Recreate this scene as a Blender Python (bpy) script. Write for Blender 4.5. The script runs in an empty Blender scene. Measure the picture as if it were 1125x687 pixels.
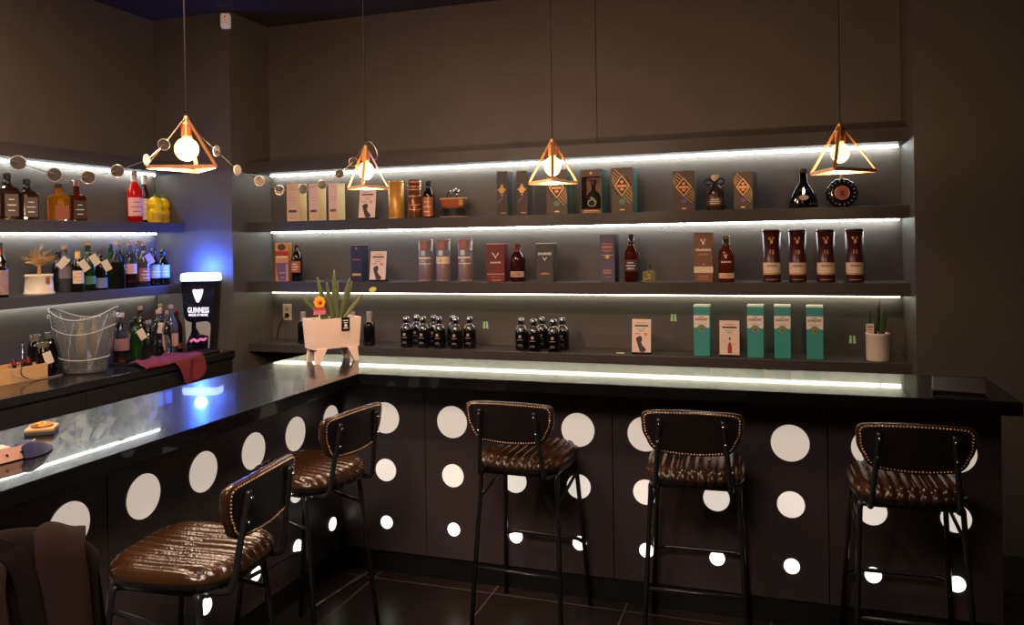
import bpy, bmesh, math, random
from mathutils import Vector, Matrix
random.seed(7)
PI = math.pi
COL = bpy.context.scene.collection
R = math.radians

# ------------------------------------------------------------------ camera numbers (for the 1125 x 687 frame)
FPX, YAW, PITCH, ROLL, PPX, PPY, EYE = 872.0, 0.32278, -0.0063, -0.01609, 562.5, 269.0, 1.6
_cy, _sy = math.cos(YAW), math.sin(YAW)
_f = Vector((-_sy, _cy, 0)); _r = Vector((_cy, _sy, 0)); _u = Vector((0, 0, 1))
FWD = _f * math.cos(PITCH) + _u * math.sin(PITCH)
_u2 = _u * math.cos(PITCH) - _f * math.sin(PITCH)
RGT = _r * math.cos(ROLL) + _u2 * math.sin(ROLL)
UPV = _u2 * math.cos(ROLL) - _r * math.sin(ROLL)
def at(px, py, axis, val):
    """point of the room seen at a pixel of the photograph, on the plane axis = val"""
    d = RGT * ((px - PPX) / FPX) - UPV * ((py - PPY) / FPX) + FWD
    o = (0, 0, EYE)
    t = (val - o[axis]) / d[axis]
    return Vector((d.x * t, d.y * t, EYE + d.z * t))

# ------------------------------------------------------------------ materials
def lin(c):
    def f(v):
        v /= 255.0
        return v / 12.92 if v <= 0.04045 else ((v + 0.055) / 1.055) ** 2.4
    return (f(c[0]), f(c[1]), f(c[2]), 1.0)
_mats = {}
def mat(name, rgb, rough=0.5, metal=0.0, trans=0.0, ior=1.45, emis=None, es=0.0, noise=0.0, nscale=20.0, bump=0.0, bscale=60.0, spec=0.5, coat=0.0, coat_rough=0.08, stretch=None, alpha=1.0):
    if name in _mats: return _mats[name]
    m = bpy.data.materials.new(name); m.use_nodes = True
    nt = m.node_tree; b = nt.nodes['Principled BSDF']
    col = lin(rgb)
    b.inputs['Base Color'].default_value = col
    b.inputs['Roughness'].default_value = rough
    b.inputs['Metallic'].default_value = metal
    b.inputs['Transmission Weight'].default_value = trans
    b.inputs['IOR'].default_value = ior
    b.inputs['Specular IOR Level'].default_value = spec
    b.inputs['Coat Weight'].default_value = coat
    b.inputs['Coat Roughness'].default_value = coat_rough
    b.inputs['Alpha'].default_value = alpha
    if emis is not None:
        b.inputs['Emission Color'].default_value = lin(emis)
        b.inputs['Emission Strength'].default_value = es
    vec = None
    if noise or bump:
        tc = nt.nodes.new('ShaderNodeTexCoord')
        mp = nt.nodes.new('ShaderNodeMapping')
        nt.links.new(tc.outputs['Object'], mp.inputs['Vector'])
        if stretch: mp.inputs['Scale'].default_value = stretch
        vec = mp.outputs['Vector']
    if noise:
        n = nt.nodes.new('ShaderNodeTexNoise'); n.inputs['Scale'].default_value = nscale; n.inputs['Detail'].default_value = 5
        nt.links.new(vec, n.inputs['Vector'])
        mx = nt.nodes.new('ShaderNodeMix'); mx.data_type = 'RGBA'
        mx.inputs[6].default_value = tuple(c * (1 - noise) for c in col[:3]) + (1,)
        mx.inputs[7].default_value = tuple(min(1, c * (1 + noise)) for c in col[:3]) + (1,)
        nt.links.new(n.outputs['Fac'], mx.inputs[0])
        nt.links.new(mx.outputs[2], b.inputs['Base Color'])
    if bump:
        n2 = nt.nodes.new('ShaderNodeTexNoise'); n2.inputs['Scale'].default_value = bscale; n2.inputs['Detail'].default_value = 4
        nt.links.new(vec, n2.inputs['Vector'])
        bp = nt.nodes.new('ShaderNodeBump'); bp.inputs['Strength'].default_value = bump; bp.inputs['Distance'].default_value = 0.01
        nt.links.new(n2.outputs['Fac'], bp.inputs['Height'])
        nt.links.new(bp.outputs['Normal'], b.inputs['Normal'])
    _mats[name] = m
    return m
def flat(rgb, rough=0.5, **k):
    return mat('paint_%d_%d_%d_%d' % (*rgb, int(rough * 100)), rgb, rough, **k)

M_WALL = mat('dark_wall_paint', (86, 80, 77), 0.55, noise=0.10, nscale=7, bump=0.05, bscale=160)
M_SHELF = mat('shelf_laminate', (62, 57, 56), 0.4, noise=0.10, nscale=12)
M_CEIL = mat('ceiling_paint', (52, 46, 43), 0.7, noise=0.1, nscale=4)
M_TOP = mat('glossy_black_bar_top', (15, 15, 17), 0.21, bump=0.02, bscale=7, stretch=(1.2, 9, 1), spec=0.22, coat=0.38, coat_rough=0.025)
M_EDGE = mat('bar_top_edge_black', (20, 20, 21), 0.22)
M_PANEL = mat('bar_front_laminate', (62, 54, 55), 0.36, noise=0.12, nscale=5)
M_SKIRT = mat('skirting_black', (9, 9, 10), 0.5)
M_BLACK = mat('black_plastic', (14, 14, 15), 0.35)
M_STEEL = mat('black_powder_coated_steel', (50, 50, 52), 0.30, metal=0.6)
M_LEATHER = mat('brown_tufted_leather', (54, 33, 17), 0.21, noise=0.45, nscale=14, bump=0.12, bscale=130)
M_BACKLEATHER = mat('black_back_leather', (25, 19, 18), 0.36, noise=0.2, nscale=20, bump=0.1, bscale=150)
M_NAIL = mat('antique_brass_nail', (206, 166, 136), 0.3, metal=0.8)
M_CHROME = mat('chrome', (205, 205, 208), 0.12, metal=1.0)
M_COPPER = mat('copper_strip', (232, 160, 104), 0.35, metal=0.65)
M_WIRE = mat('garland_wire', (205, 190, 165), 0.3, metal=0.8)
M_DISC = mat('mirrored_garland_disc', (176, 158, 145), 0.22, metal=0.85)
M_RIM = mat('garland_disc_rim', (225, 220, 210), 0.25, metal=0.4)
M_LED = mat('led_strip', (255, 255, 255), 0.5, emis=(244, 252, 246), es=38.0)
M_BULB = mat('warm_bulb_glass', (255, 220, 160), 0.2, emis=(255, 184, 92), es=8.0)
M_GLASS = mat('clear_glass', (250, 252, 252), 0.03, trans=1.0, ior=1.45)
M_ACRYL = mat('clear_acrylic', (246, 250, 252), 0.04, trans=0.92, ior=1.40)
M_ACRYL_EDGE = mat('acrylic_edge', (236, 242, 246), 0.1, trans=0.55, ior=1.4)
M_WHITE = mat('white_plastic', (226, 222, 216), 0.4)
M_CREAM = mat('cream_ceramic', (225, 205, 185), 0.4)
M_PINKPOT = mat('blush_pink_planter', (236, 206, 192), 0.5, noise=0.04, nscale=30)
M_SOIL = mat('potting_soil', (38, 28, 22), 0.9, noise=0.4, nscale=80)
M_LEAF = mat('succulent_leaf', (84, 92, 58), 0.45, noise=0.35, nscale=45, stretch=(0.4, 0.4, 2.5))
M_LEAFD = mat('dark_snake_leaf', (56, 74, 38), 0.4, noise=0.4, nscale=60, stretch=(0.3, 0.3, 3))
M_TAG = mat('paper_tag', (222, 205, 190), 0.7)
M_CORK = mat('cork', (190, 142, 88), 0.7, noise=0.2, nscale=90)
M_GOLD = mat('gold_foil', (206, 160, 84), 0.3, metal=0.7)
M_DARKGLASS = mat('dark_bottle_glass', (14, 11, 10), 0.08, coat=0.5)
M_BLACKFLASK = mat('black_flask_glass', (12, 11, 12), 0.12, coat=0.4)
M_AMBER = mat('amber_whisky', (190, 96, 22), 0.04, trans=0.85, ior=1.33)
M_DEEPAMBER = mat('deep_amber_whisky', (120, 44, 14), 0.05, trans=0.7, ior=1.33)
M_PALE = mat('pale_spirit', (214, 206, 130), 0.04, trans=0.8, ior=1.33)
M_GREENGLASS = mat('green_bottle_glass', (44, 92, 48), 0.05, trans=0.75, ior=1.4)
M_LABELINK = mat('dark_print_ink', (45, 36, 36), 0.6)

# ------------------------------------------------------------------ object helpers
def obj(name, bm, m, parent=None, loc=None, rot=None, smooth=False):
    me = bpy.data.meshes.new(name)
    bm.normal_update(); bm.to_mesh(me); bm.free()
    o = bpy.data.objects.new(name, me); COL.objects.link(o)
    for mm in (m if isinstance(m, (list, tuple)) else [m]): me.materials.append(mm)
    if smooth:
        for p in me.polygons: p.use_smooth = True
    if parent is not None: o.parent = parent
    if loc is not None: o.location = loc
    if rot is not None: o.rotation_euler = rot
    return o
def tag(o, label, cat, group=None):
    o['label'] = label; o['category'] = cat
    if group: o['group'] = group
    return o
def thing(name, label, cat, loc=(0, 0, 0), rotz=0.0, group=None):
    o = bpy.data.objects.new(name, None); COL.objects.link(o)
    o.location = loc; o.rotation_euler = (0, 0, rotz); o.empty_display_size = 0.05
    return tag(o, label, cat, group)
def struct(name, bm, m):
    o = obj(name, bm, m); o['kind'] = 'structure'; return o
def copy_tree(o, parent=None):
    c = o.copy(); COL.objects.link(c)
    if parent is not None: c.parent = parent
    for ch in list(o.children): copy_tree(ch, c)
    return c
# ------------------------------------------------------------------ mesh helpers
def B(): return bmesh.new()
def box(bm, x0, x1, y0, y1, z0, z1, bev=0.0, seg=2):
    r = bmesh.ops.create_cube(bm, size=1.0)
    vs = r['verts']
    for v in vs:
        v.co = Vector(((x0 + x1) / 2 + v.co.x * (x1 - x0), (y0 + y1) / 2 + v.co.y * (y1 - y0), (z0 + z1) / 2 + v.co.z * (z1 - z0)))
    if bev > 0:
        es = list({e for v in vs for e in v.link_edges})
        bmesh.ops.bevel(bm, geom=es, offset=bev, segments=seg, profile=0.5, affect='EDGES')
    return bm
def bx(*a, **k): return box(B(), *a, **k)
def ring_stack(bm, rings, cap0=True, cap1=True):
    vv = [[bm.verts.new(p) for p in ring] for ring in rings]
    n = len(vv[0])
    for a, b in zip(vv, vv[1:]):
        for i in range(n):
            bm.faces.new((a[i], a[(i + 1) % n], b[(i + 1) % n], b[i]))
    if cap0: bm.faces.new(list(reversed(vv[0])))
    if cap1: bm.faces.new(vv[-1])
    return vv
def lathe(bm, prof, seg=24, c=(0, 0, 0), sx=1.0, sy=1.0, sq=None, cap0=True, cap1=True):
    """profile of (radius, z); sq = exponent for a squarish section"""
    rings = []
    for r, z in prof:
        ring = []
        for i in range(seg):
            a = 2 * PI * (i + 0.5) / seg
            ca, sa = math.cos(a), math.sin(a)
            k = 1.0
            if sq: k = (abs(ca) ** sq + abs(sa) ** sq) ** (-1.0 / sq)
            ring.append((c[0] + r * k * ca * sx, c[1] + r * k * sa * sy, c[2] + z))
        rings.append(ring)
    ring_stack(bm, rings, cap0, cap1)
    return bm
def tube(bm, pts, r, seg=8, r2=None, closed=False):
    pts = [Vector(p) for p in pts]
    n = len(pts); rings = []; up = None
    for i, p in enumerate(pts):
        if closed: d = pts[(i + 1) % n] - pts[i - 1]
        else: d = pts[min(i + 1, n - 1)] - pts[max(i - 1, 0)]
        d.normalize()
        if up is None:
            up = Vector((0, 0, 1)) if abs(d.z) < 0.9 else Vector((1, 0, 0))
        s = d.cross(up).normalized(); up = s.cross(d).normalized()
        rr = r if r2 is None else r + (r2 - r) * i / (n - 1)
        rings.append([p + s * (math.cos(2 * PI * k / seg) * rr) + up * (math.sin(2 * PI * k / seg) * rr) for k in range(seg)])
    if closed:
        vv = [[bm.verts.new(q) for q in ring] for ring in rings]
        for j in range(n):
            a, b = vv[j], vv[(j + 1) % n]
            for i in range(seg): bm.faces.new((a[i], a[(i + 1) % seg], b[(i + 1) % seg], b[i]))
    else: ring_stack(bm, rings)
    return bm
def smooth_path(pts, it=2):
    pts = [Vector(p) for p in pts]
    for _ in range(it):
        q = [pts[0]]
        for a, b in zip(pts, pts[1:]):
            q += [a * 0.75 + b * 0.25, a * 0.25 + b * 0.75]
        q.append(pts[-1]); pts = q
    return pts
def bar(bm, a, b, w, t, side=None):
    """flat bar from a to b, w wide along 'side', t thick"""
    a, b = Vector(a), Vector(b); d = (b - a).normalized()
    s = Vector(side) if side is not None else Vector((0, 0, 1))
    s = (s - d * s.dot(d)).normalized(); n = d.cross(s)
    ring = lambda p: [p + s * (w / 2 * i) + n * (t / 2 * j) for i, j in ((-1, -1), (1, -1), (1, 1), (-1, 1))]
    ring_stack(bm, [ring(a), ring(b)])
    return bm
def prism(bm, poly, y0, y1):
    """polygon in x,z extruded along y"""
    a = [bm.verts.new((x, y0, z)) for x, z in poly]
    b = [bm.verts.new((x, y1, z)) for x, z in poly]
    n = len(poly)
    bm.faces.new(a); bm.faces.new(list(reversed(b)))
    for i in range(n): bm.faces.new((a[(i + 1) % n], a[i], b[i], b[(i + 1) % n]))
    bmesh.ops.recalc_face_normals(bm, faces=bm.faces)
    return bm
def frame_poly(bm, poly, w, y0, y1):
    """outline of a convex polygon in x,z as a thin frame"""
    cx = sum(p[0] for p in poly) / len(poly); cz = sum(p[1] for p in poly) / len(poly)
    inner = []
    for x, z in poly:
        L = math.hypot(x - cx, z - cz); k = max(0.05, (L - w) / L)
        inner.append((cx + (x - cx) * k, cz + (z - cz) * k))
    n = len(poly)
    for i in range(n):
        j = (i + 1) % n
        prism(bm, [poly[i], poly[j], inner[j], inner[i]], y0, y1)
    return bm
def circle_poly(cx, cz, r, n=24, rz=None):
    return [(cx + r * math.cos(2 * PI * i / n), cz + (rz or r) * math.sin(2 * PI * i / n)) for i in range(n)]
def sphere(bm, c, r, u=16, v=10, sz=1.0):
    ret = bmesh.ops.create_uvsphere(bm, u_segments=u, v_segments=v, radius=r)
    for w in ret['verts']: w.co = Vector((w.co.x, w.co.y, w.co.z * sz)) + Vector(c)
    return bm
def arc_patch(bm, r, z0, z1, half, n=14, t=0.0006):
    """label wrapped on the -Y side of a cylinder"""
    ang = [-PI / 2 - half + 2 * half * i / n for i in range(n + 1)]
    a = [bm.verts.new((r * math.cos(t_), r * math.sin(t_), z0)) for t_ in ang]
    b = [bm.verts.new((r * math.cos(t_), r * math.sin(t_), z1)) for t_ in ang]
    for i in range(n): bm.faces.new((a[i], a[i + 1], b[i + 1], b[i]))
    return bm
def text(s, size, m, parent, x, y, z, bend=None, width=None, bold=0.0, name='lettering'):
    """letters standing upright and facing -Y in the parent's frame, centred on x"""
    cu = bpy.data.curves.new('lettering_curve', 'FONT')
    cu.body = s; cu.size = size; cu.align_x = 'CENTER'; cu.align_y = 'CENTER'; cu.extrude = 0.0003; cu.offset = bold; cu.resolution_u = 2
    to = bpy.data.objects.new('lettering_source', cu); COL.objects.link(to)
    dg = bpy.context.evaluated_depsgraph_get(); dg.update()
    me = bpy.data.meshes.new_from_object(to.evaluated_get(dg))
    bpy.data.objects.remove(to); bpy.data.curves.remove(cu)
    xs = [v.co.x for v in me.vertices] or [0, 1]
    k = width / (max(xs) - min(xs)) if width else 1.0
    for v in me.vertices:
        lx, ly, lz = v.co.x * k, v.co.y, v.co.z
        if bend: v.co = Vector(((bend + lz) * math.sin(lx / bend), -(bend + lz) * math.cos(lx / bend), ly))
        else: v.co = Vector((lx, -lz, ly))
    me.name = name
    o = bpy.data.objects.new(name, me); COL.objects.link(o)
    me.materials.clear(); me.materials.append(m)
    o.parent = parent; o.location = (x, y, z)
    return o

# ================================================================== ROOM
YB, YF, XR, XL, XLW = 4.915, 4.48, 0.664, -3.486, -4.12     # niche back, column face, right jamb, corner column edge, left niche back
ZC = 3.17
HB = 1.0            # bar height
YP, XP = 3.43, -2.05  # bar front panels
struct('floor', bx(-4.6, 3.2, -2.2, 5.3, -0.1, 0.0), None or mat('floor_tile_base', (40, 34, 31), 0.3))
def floor_material():
    m = bpy.data.materials['floor_tile_base']; nt = m.node_tree; b = nt.nodes['Principled BSDF']
    tc = nt.nodes.new('ShaderNodeTexCoord'); mp = nt.nodes.new('ShaderNodeMapping')
    mp.inputs['Location'].default_value = (0.645, -3.362, 0)
    br = nt.nodes.new('ShaderNodeTexBrick')
    br.offset = 0.0; br.squash = 1.0
    br.inputs['Scale'].default_value = 1.0
    br.inputs['Brick Width'].default_value = 0.6; br.inputs['Row Height'].default_value = 0.6
    br.inputs['Mortar Size'].default_value = 0.0032; br.inputs['Mortar Smooth'].default_value = 0.1
    br.inputs['Color1'].default_value = lin((44, 36, 32)); br.inputs['Color2'].default_value = lin((40, 33, 30))
    br.inputs['Mortar'].default_value = lin((112, 94, 80))
    n = nt.nodes.new('ShaderNodeTexNoise'); n.inputs['Scale'].default_value = 3.5; n.inputs['Detail'].default_value = 6
    mx = nt.nodes.new('ShaderNodeMix'); mx.data_type = 'RGBA'; mx.blend_type = 'MULTIPLY'; mx.inputs[0].default_value = 0.5
    nt.links.new(tc.outputs['Object'], mp.inputs['Vector']); nt.links.new(mp.outputs['Vector'], br.inputs['Vector'])
    nt.links.new(tc.outputs['Object'], n.inputs['Vector'])
    nt.links.new(br.outputs['Color'], mx.inputs[6]); nt.links.new(n.outputs['Fac'], mx.inputs[7])
    nt.links.new(mx.outputs[2], b.inputs['Base Color'])
floor_material()
struct('ceiling', bx(-4.6, 3.2, -2.2, 5.3, ZC, ZC + 0.1), M_CEIL)
struct('wall_back', bx(XL, XR, YB, YB + 0.12, 0, ZC), M_WALL)
struct('wall_left', bx(XLW - 0.12, XLW, -2.2, YF, 0, ZC), M_WALL)
struct('wall_corner', bx(XLW - 0.12, XL, YF, YB + 0.12, 0, ZC), M_WALL)
struct('wall_right', bx(XR, 3.2, YF, YB + 0.12, 0, ZC), mat('shaded_wall_paint', (76, 70, 66), 0.6, noise=0.12, nscale=9, bump=0.05, bscale=160))  # wall paint copy darkened for the weak light at this end
# thin vertical joint in the upper back wall
j = at(655, 80, 1, YB)
struct('trim_1', bx(j.x - 0.002, j.x + 0.002, YB - 0.0015, YB, 2.2, ZC), mat('panel_joint', (30, 25, 23), 0.8))

# ------------------------------------------------------------------ shelves with their light strips
M_LED_MID = mat('led_strip_medium', (255, 255, 255), 0.5, emis=(246, 250, 240), es=24.0)
M_LED_LOW = mat('led_strip_dim', (255, 255, 255), 0.5, emis=(252, 250, 214), es=11.0)
def wall_shelf(label, x0, x1, y0, y1, ztop, th, led=None, along='x', M_LED=M_LED, drop=0.0):
    t = thing('wall_shelf', label, 'shelf', ((x0 + x1) / 2, (y0 + y1) / 2, ztop - th))
    cx, cy, cz = t.location
    obj('shelf_board', bx(x0 - cx, x1 - cx, y0 - cy, y1 - cy, 0, th, bev=0.002), M_SHELF, t)
    if led:
        if along == 'x':
            obj('light_strip', bx(x0 - cx + 0.025, x1 - cx - 0.02, led - cy - 0.006, led - cy + 0.006, -0.009 - drop, -0.001), M_LED, t)
        else:
            obj('light_strip', bx(led - cx - 0.006, led - cx + 0.006, y0 - cy, y1 - cy - 0.04, -0.009 - drop, -0.001), M_LED, t)
    return t
YS = 4.64      # front edge of the back shelves
XS = -3.88     # front edge of the shelves on the left wall
wall_shelf('long dark shelf board highest on the back wall, above the cream boxes, lit underneath', XL, XR, YS, YB, 2.165, 0.075, led=YB - 0.03)
wall_shelf('long dark shelf carrying the cream cartons and diamond patterned boxes, lit underneath', XL, XR, YS, YB, 1.75, 0.067, led=YB - 0.03)
wall_shelf('long dark shelf carrying the four dark red tubes, lit underneath', XL, XR, YS, YB, 1.338, 0.072, led=YB - 0.03, M_LED=M_LED_LOW, drop=0.014)
wall_shelf('lowest long dark shelf, carrying the black flasks and teal boxes', XL, XR, YS - 0.01, YB, 0.911, 0.055)
wall_shelf('dark shelf board above the lemon juice bottles on the side wall', XLW, XS, 1.6, YF, 2.165, 0.075, led=XLW + 0.03, along='y')
wall_shelf('dark side wall shelf carrying the red bottle and yellow lemon bottles', XLW, XS, 1.6, YF, 1.752, 0.067, led=XLW + 0.03, along='y')
wall_shelf('dark side wall shelf carrying the tagged bottles and the bare tree ornament', XLW, XS, 1.6, YF, 1.333, 0.06, led=XLW + 0.03, along='y', M_LED=M_LED_MID)

# ------------------------------------------------------------------ bar
SX, SY = -1.82, 3.20      # outer (customer) edges of the bar top
IX, IY = -2.42, 3.73      # inner edges
SR = 0.81
poly = [(IX, -1.0), (SX, -1.0), (SX, SY), (SR, SY), (SR, IY), (IX, IY)]
def plan_slab(poly, z0, z1, bev=0.003):
    bm = B()
    a = [bm.verts.new((x, y, z0)) for x, y in poly]; b = [bm.verts.new((x, y, z1)) for x, y in poly]
    n = len(poly)
    bm.faces.new(list(reversed(a))); bm.faces.new(b)
    for i in range(n): bm.faces.new((a[i], a[(i + 1) % n], b[(i + 1) % n], b[i]))
    bmesh.ops.recalc_face_normals(bm, faces=bm.faces)
    bmesh.ops.bevel(bm, geom=list(bm.edges), offset=bev, segments=2, affect='EDGES')
    return bm
top = tag(obj('bar_worktop', plan_slab(poly, HB - 0.05, HB), M_TOP), 'glossy black L-shaped bar top with mirror-like reflections of the lit shelves', 'bar top')
bf = thing('bar_counter', 'dark L-shaped bar front dotted with glowing round discs under the bar top', 'bar', (-1.0, 3.5, 0))
o0 = bf.location
def wb(x0, x1, y0, y1, z0, z1, bev=0.0015): return bx(x0 - o0.x, x1 - o0.x, y0 - o0.y, y1 - o0.y, z0, z1, bev=bev)
for a, b in ((XP, -1.60), (-1.597, -0.70), (-0.697, 0.18), (0.183, 0.795)):
    obj('front_panel', wb(a, b, YP, YP + 0.03, 0.105, HB - 0.052), M_PANEL, bf)
for a, b in ((-1.0, 0.69), (0.693, 1.993), (1.996, YP + 0.03)):
    obj('front_panel', wb(XP - 0.03, XP, a, b, 0.105, HB - 0.052), M_PANEL, bf)
obj('end_panel', wb(0.765, 0.795, YP + 0.03, IY - 0.02, 0, HB - 0.052), M_PANEL, bf)
obj('inner_panel', wb(IX + 0.05, IX + 0.07, -1.0, IY - 0.05, 0, HB - 0.052), M_PANEL, bf)
obj('inner_panel', wb(IX + 0.05, 0.765, IY - 0.07, IY - 0.05, 0, HB - 0.052), M_PANEL, bf)
obj('skirting', wb(XP - 0.03, 0.795, YP + 0.01, YP + 0.03, 0, 0.105), M_SKIRT, bf)
obj('skirting', wb(XP - 0.03, XP - 0.01, -1.0, YP + 0.01, 0, 0.105), M_SKIRT, bf)
DISC = [mat('backlit_disc_large', (200, 190, 178), 0.35, emis=(214, 198, 182), es=0.74),
        mat('backlit_disc_medium', (210, 202, 192), 0.35, emis=(232, 220, 206), es=0.84),
        mat('backlit_disc_small', (230, 225, 215), 0.35, emis=(255, 247, 228), es=2.2)]
def disc_bm(r):
    bm = B()
    prism(bm, circle_poly(0, 0, r, 40), -0.0025, 0.0)
    return bm
ROWS = ((0.750, 0.075), (0.498, 0.054), (0.245, 0.031))
for x in (-1.807, -1.457, -1.150, -0.852, -0.555, -0.258, 0.038, 0.343, 0.638):
    for k, (z, r) in enumerate(ROWS):
        obj('light_disc', disc_bm(r), DISC[k], bf, (x - o0.x, YP - o0.y - 0.0008, z))
for y in (0.96, 1.256, 1.552, 1.848, 2.146, 2.442, 2.742, 3.040, 3.335):
    for k, (z, r) in enumerate(ROWS):
        if y > 3.3 and k == 0: r = 0.066
        obj('light_disc', disc_bm(r), DISC[k], bf, (XP - o0.x + 0.0008, y - o0.y, z), (0, 0, PI / 2))

# ------------------------------------------------------------------ back counter along the left wall
ZBC, XBC = 0.885, -3.48
tag(obj('side_worktop', bx(XLW, XBC, 0.6, YF, ZBC - 0.045, ZBC, bev=0.003), mat('back_counter_laminate', (34, 33, 35), 0.14, bump=0.03, bscale=12)),
    'dark glossy worktop on the side wall under the tagged bottles', 'countertop')
cab = thing('back_counter_cabinet', 'black cupboard run with flat doors under the side worktop', 'cabinet', (-3.8, 2.6, 0))
obj('cabinet_body', bx(XLW + 3.82, XBC - 0.03 + 3.8, 0.6 - 2.6, YF - 2.62, 0.0, ZBC - 0.05), M_SKIRT, cab)
ds = at(96.5, 440, 0, XBC).y
for a, b in ((0.62, 1.7), (1.705, ds - 0.002), (ds + 0.002, YF - 0.02)):
    obj('door', bx(XBC - 0.028 + 3.8, XBC - 0.01 + 3.8, a - 2.6, b - 2.6, 0.1, ZBC - 0.06, bev=0.002), mat('cupboard_black', (30, 28, 29), 0.4), cab)

# ================================================================== BAR STOOLS
def rounded_outline(w_top, w_bot, h, rad, n=16, bulge=0.006):
    """closed outline in x,z: rounded trapezoid centred on 0, with slightly bowed edges"""
    P4 = [(-w_bot, -h / 2), (w_bot, -h / 2), (w_top, h / 2), (-w_top, h / 2)]
    pts = []
    for i in range(4):
        p0, p1, p2 = Vector(P4[i - 1]), Vector(P4[i]), Vector(P4[(i + 1) % 4])
        a = p1 + (p0 - p1).normalized() * rad; b = p1 + (p2 - p1).normalized() * rad
        for k in range(n // 2 + 1):
            t = k / (n // 2)
            pts.append(a * (1 - t) ** 2 + p1 * 2 * t * (1 - t) + b * t * t)
        q = p2 + (p1 - p2).normalized() * rad
        e = (q - b); nrm = Vector((e.y, -e.x)).normalized()
        for k in range(1, n):
            t = k / n
            pts.append(b + e * t + nrm * (bulge * 4 * t * (1 - t)))
    return pts
def stool_seat():
    bm = B(); n = 256; NR = 11
    hw, fr, re = 0.197, 0.172, 0.203
    def outline(a):
        ca, sa = math.cos(a), math.sin(a)
        k = (abs(ca) ** 3.6 + abs(sa) ** 3.6) ** (-1 / 3.6)
        x, y = k * ca, k * sa
        wx = hw * (0.985 - 0.04 * (1 - y) / 2) 
        yy = y * (fr if y > 0 else re)
        if y < 0: yy -= 0.012 * (1 - x * x)          # rear edge bows out
        return x * wx, yy
    def rib(x): return abs(math.sin(PI * NR * (x + hw) / (2 * hw))) ** 0.8
    prof = [(.02 + .033 * q, .735 - .006 * (.02 + .033 * q) ** 3) for q in range(26)] + [(0.88, 0.7285), (0.915, 0.7245), (0.945, 0.719), (0.985, 0.709), (1.0, 0.697), (0.99, 0.684), (0.955, 0.672), (0.9, 0.668), (0.3, 0.668)]
    rings = []
    for i, (k, z) in enumerate(prof):
        ring = []
        for j in range(n):
            x, y = outline(2 * PI * j / n)
            px_, py_ = x * k, y * k
            amp = 0.0125 if i < 29 else (0.010 if i < 32 else 0.0)
            fade = 1.0 if abs(px_) < hw * 0.93 else 0.3
            b = amp * (rib(px_) - 0.6) * fade
            zz = z + (b if i < 30 else b * 0.2)
            kk = 1 + (b * 2.0 if 28 <= i < 33 and abs(y) > 0.1 else 0)
            zz += 0.012 * (py_ / fr if py_ > 0 else 0) * (0.5 if i < 30 else 0)
            ring.append((px_ * kk, py_ * kk, zz))
        rings.append(ring)
    ring_stack(bm, list(reversed(rings)))
    bmesh.ops.recalc_face_normals(bm, faces=bm.faces)
    return bm
BZ, BH = 0.8815, 0.158
def back_y(x, z): return -0.240 + 0.50 * x * x - 0.10 * (z - BZ)
def stool_back():
    ol = rounded_outline(0.196, 0.152, BH, 0.05)
    bm = B(); rings = []
    NR = 9
    front = [(0.05, 0.030), (0.3, 0.030), (0.55, 0.029), (0.75, 0.027), (0.88, 0.023), (0.96, 0.016), (1.0, 0.006), (1.0, -0.004), (0.985, -0.010)]
    for i, (k, t) in enumerate(front):
        ring = []
        for p in ol:
            x, z = p.x * k, p.y * k
            b = 0.006 * (abs(math.sin(PI * NR * (x + 0.2) / 0.4)) - 0.5) if i < 6 else 0.0025 * (abs(math.sin(PI * NR * (x + 0.2) / 0.4)) - 0.5)
            zz = BZ + z * (1 + (b * 3 if i >= 5 else 0))
            ring.append((x, back_y(x, zz) + t + (b if i < 6 else 0), zz))
        rings.append(ring)
    ring_stack(bm, rings)
    bmesh.ops.recalc_face_normals(bm, faces=bm.faces)
    return bm
def stool_back_panel():
    ol = rounded_outline(0.196, 0.152, BH, 0.05)
    bm = B(); rings = []
    for k, t in ((0.94, -0.0095), (0.925, -0.0125), (0.85, -0.013), (0.6, -0.0133), (0.3, -0.0135), (0.05, -0.0135)):
        rings.append([(p.x * k, back_y(p.x * k, BZ + p.y * k) + t, BZ + p.y * k) for p in ol])
    ring_stack(bm, rings)
    bmesh.ops.recalc_face_normals(bm, faces=bm.faces)
    return bm
def stool_nails():
    ol = rounded_outline(0.196, 0.152, BH, 0.05, n=24)
    pts = [Vector((p.x * 0.925, p.y * 0.90)) for p in ol]; pts.append(pts[0])
    bm = B(); step = 0.0108; acc = 0.0
    for a, b in zip(pts, pts[1:]):
        L = (b - a).length
        while acc < L:
            p = a + (b - a) * (acc / L if L else 0)
            r = bmesh.ops.create_icosphere(bm, subdivisions=1, radius=0.0043)
            for v in r['verts']: v.co = Vector((v.co.x, v.co.y * 0.7, v.co.z)) + Vector((p.x, back_y(p.x, BZ + p.y) - 0.0132, BZ + p.y))
            acc += step
        acc -= L
    return bm
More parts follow.
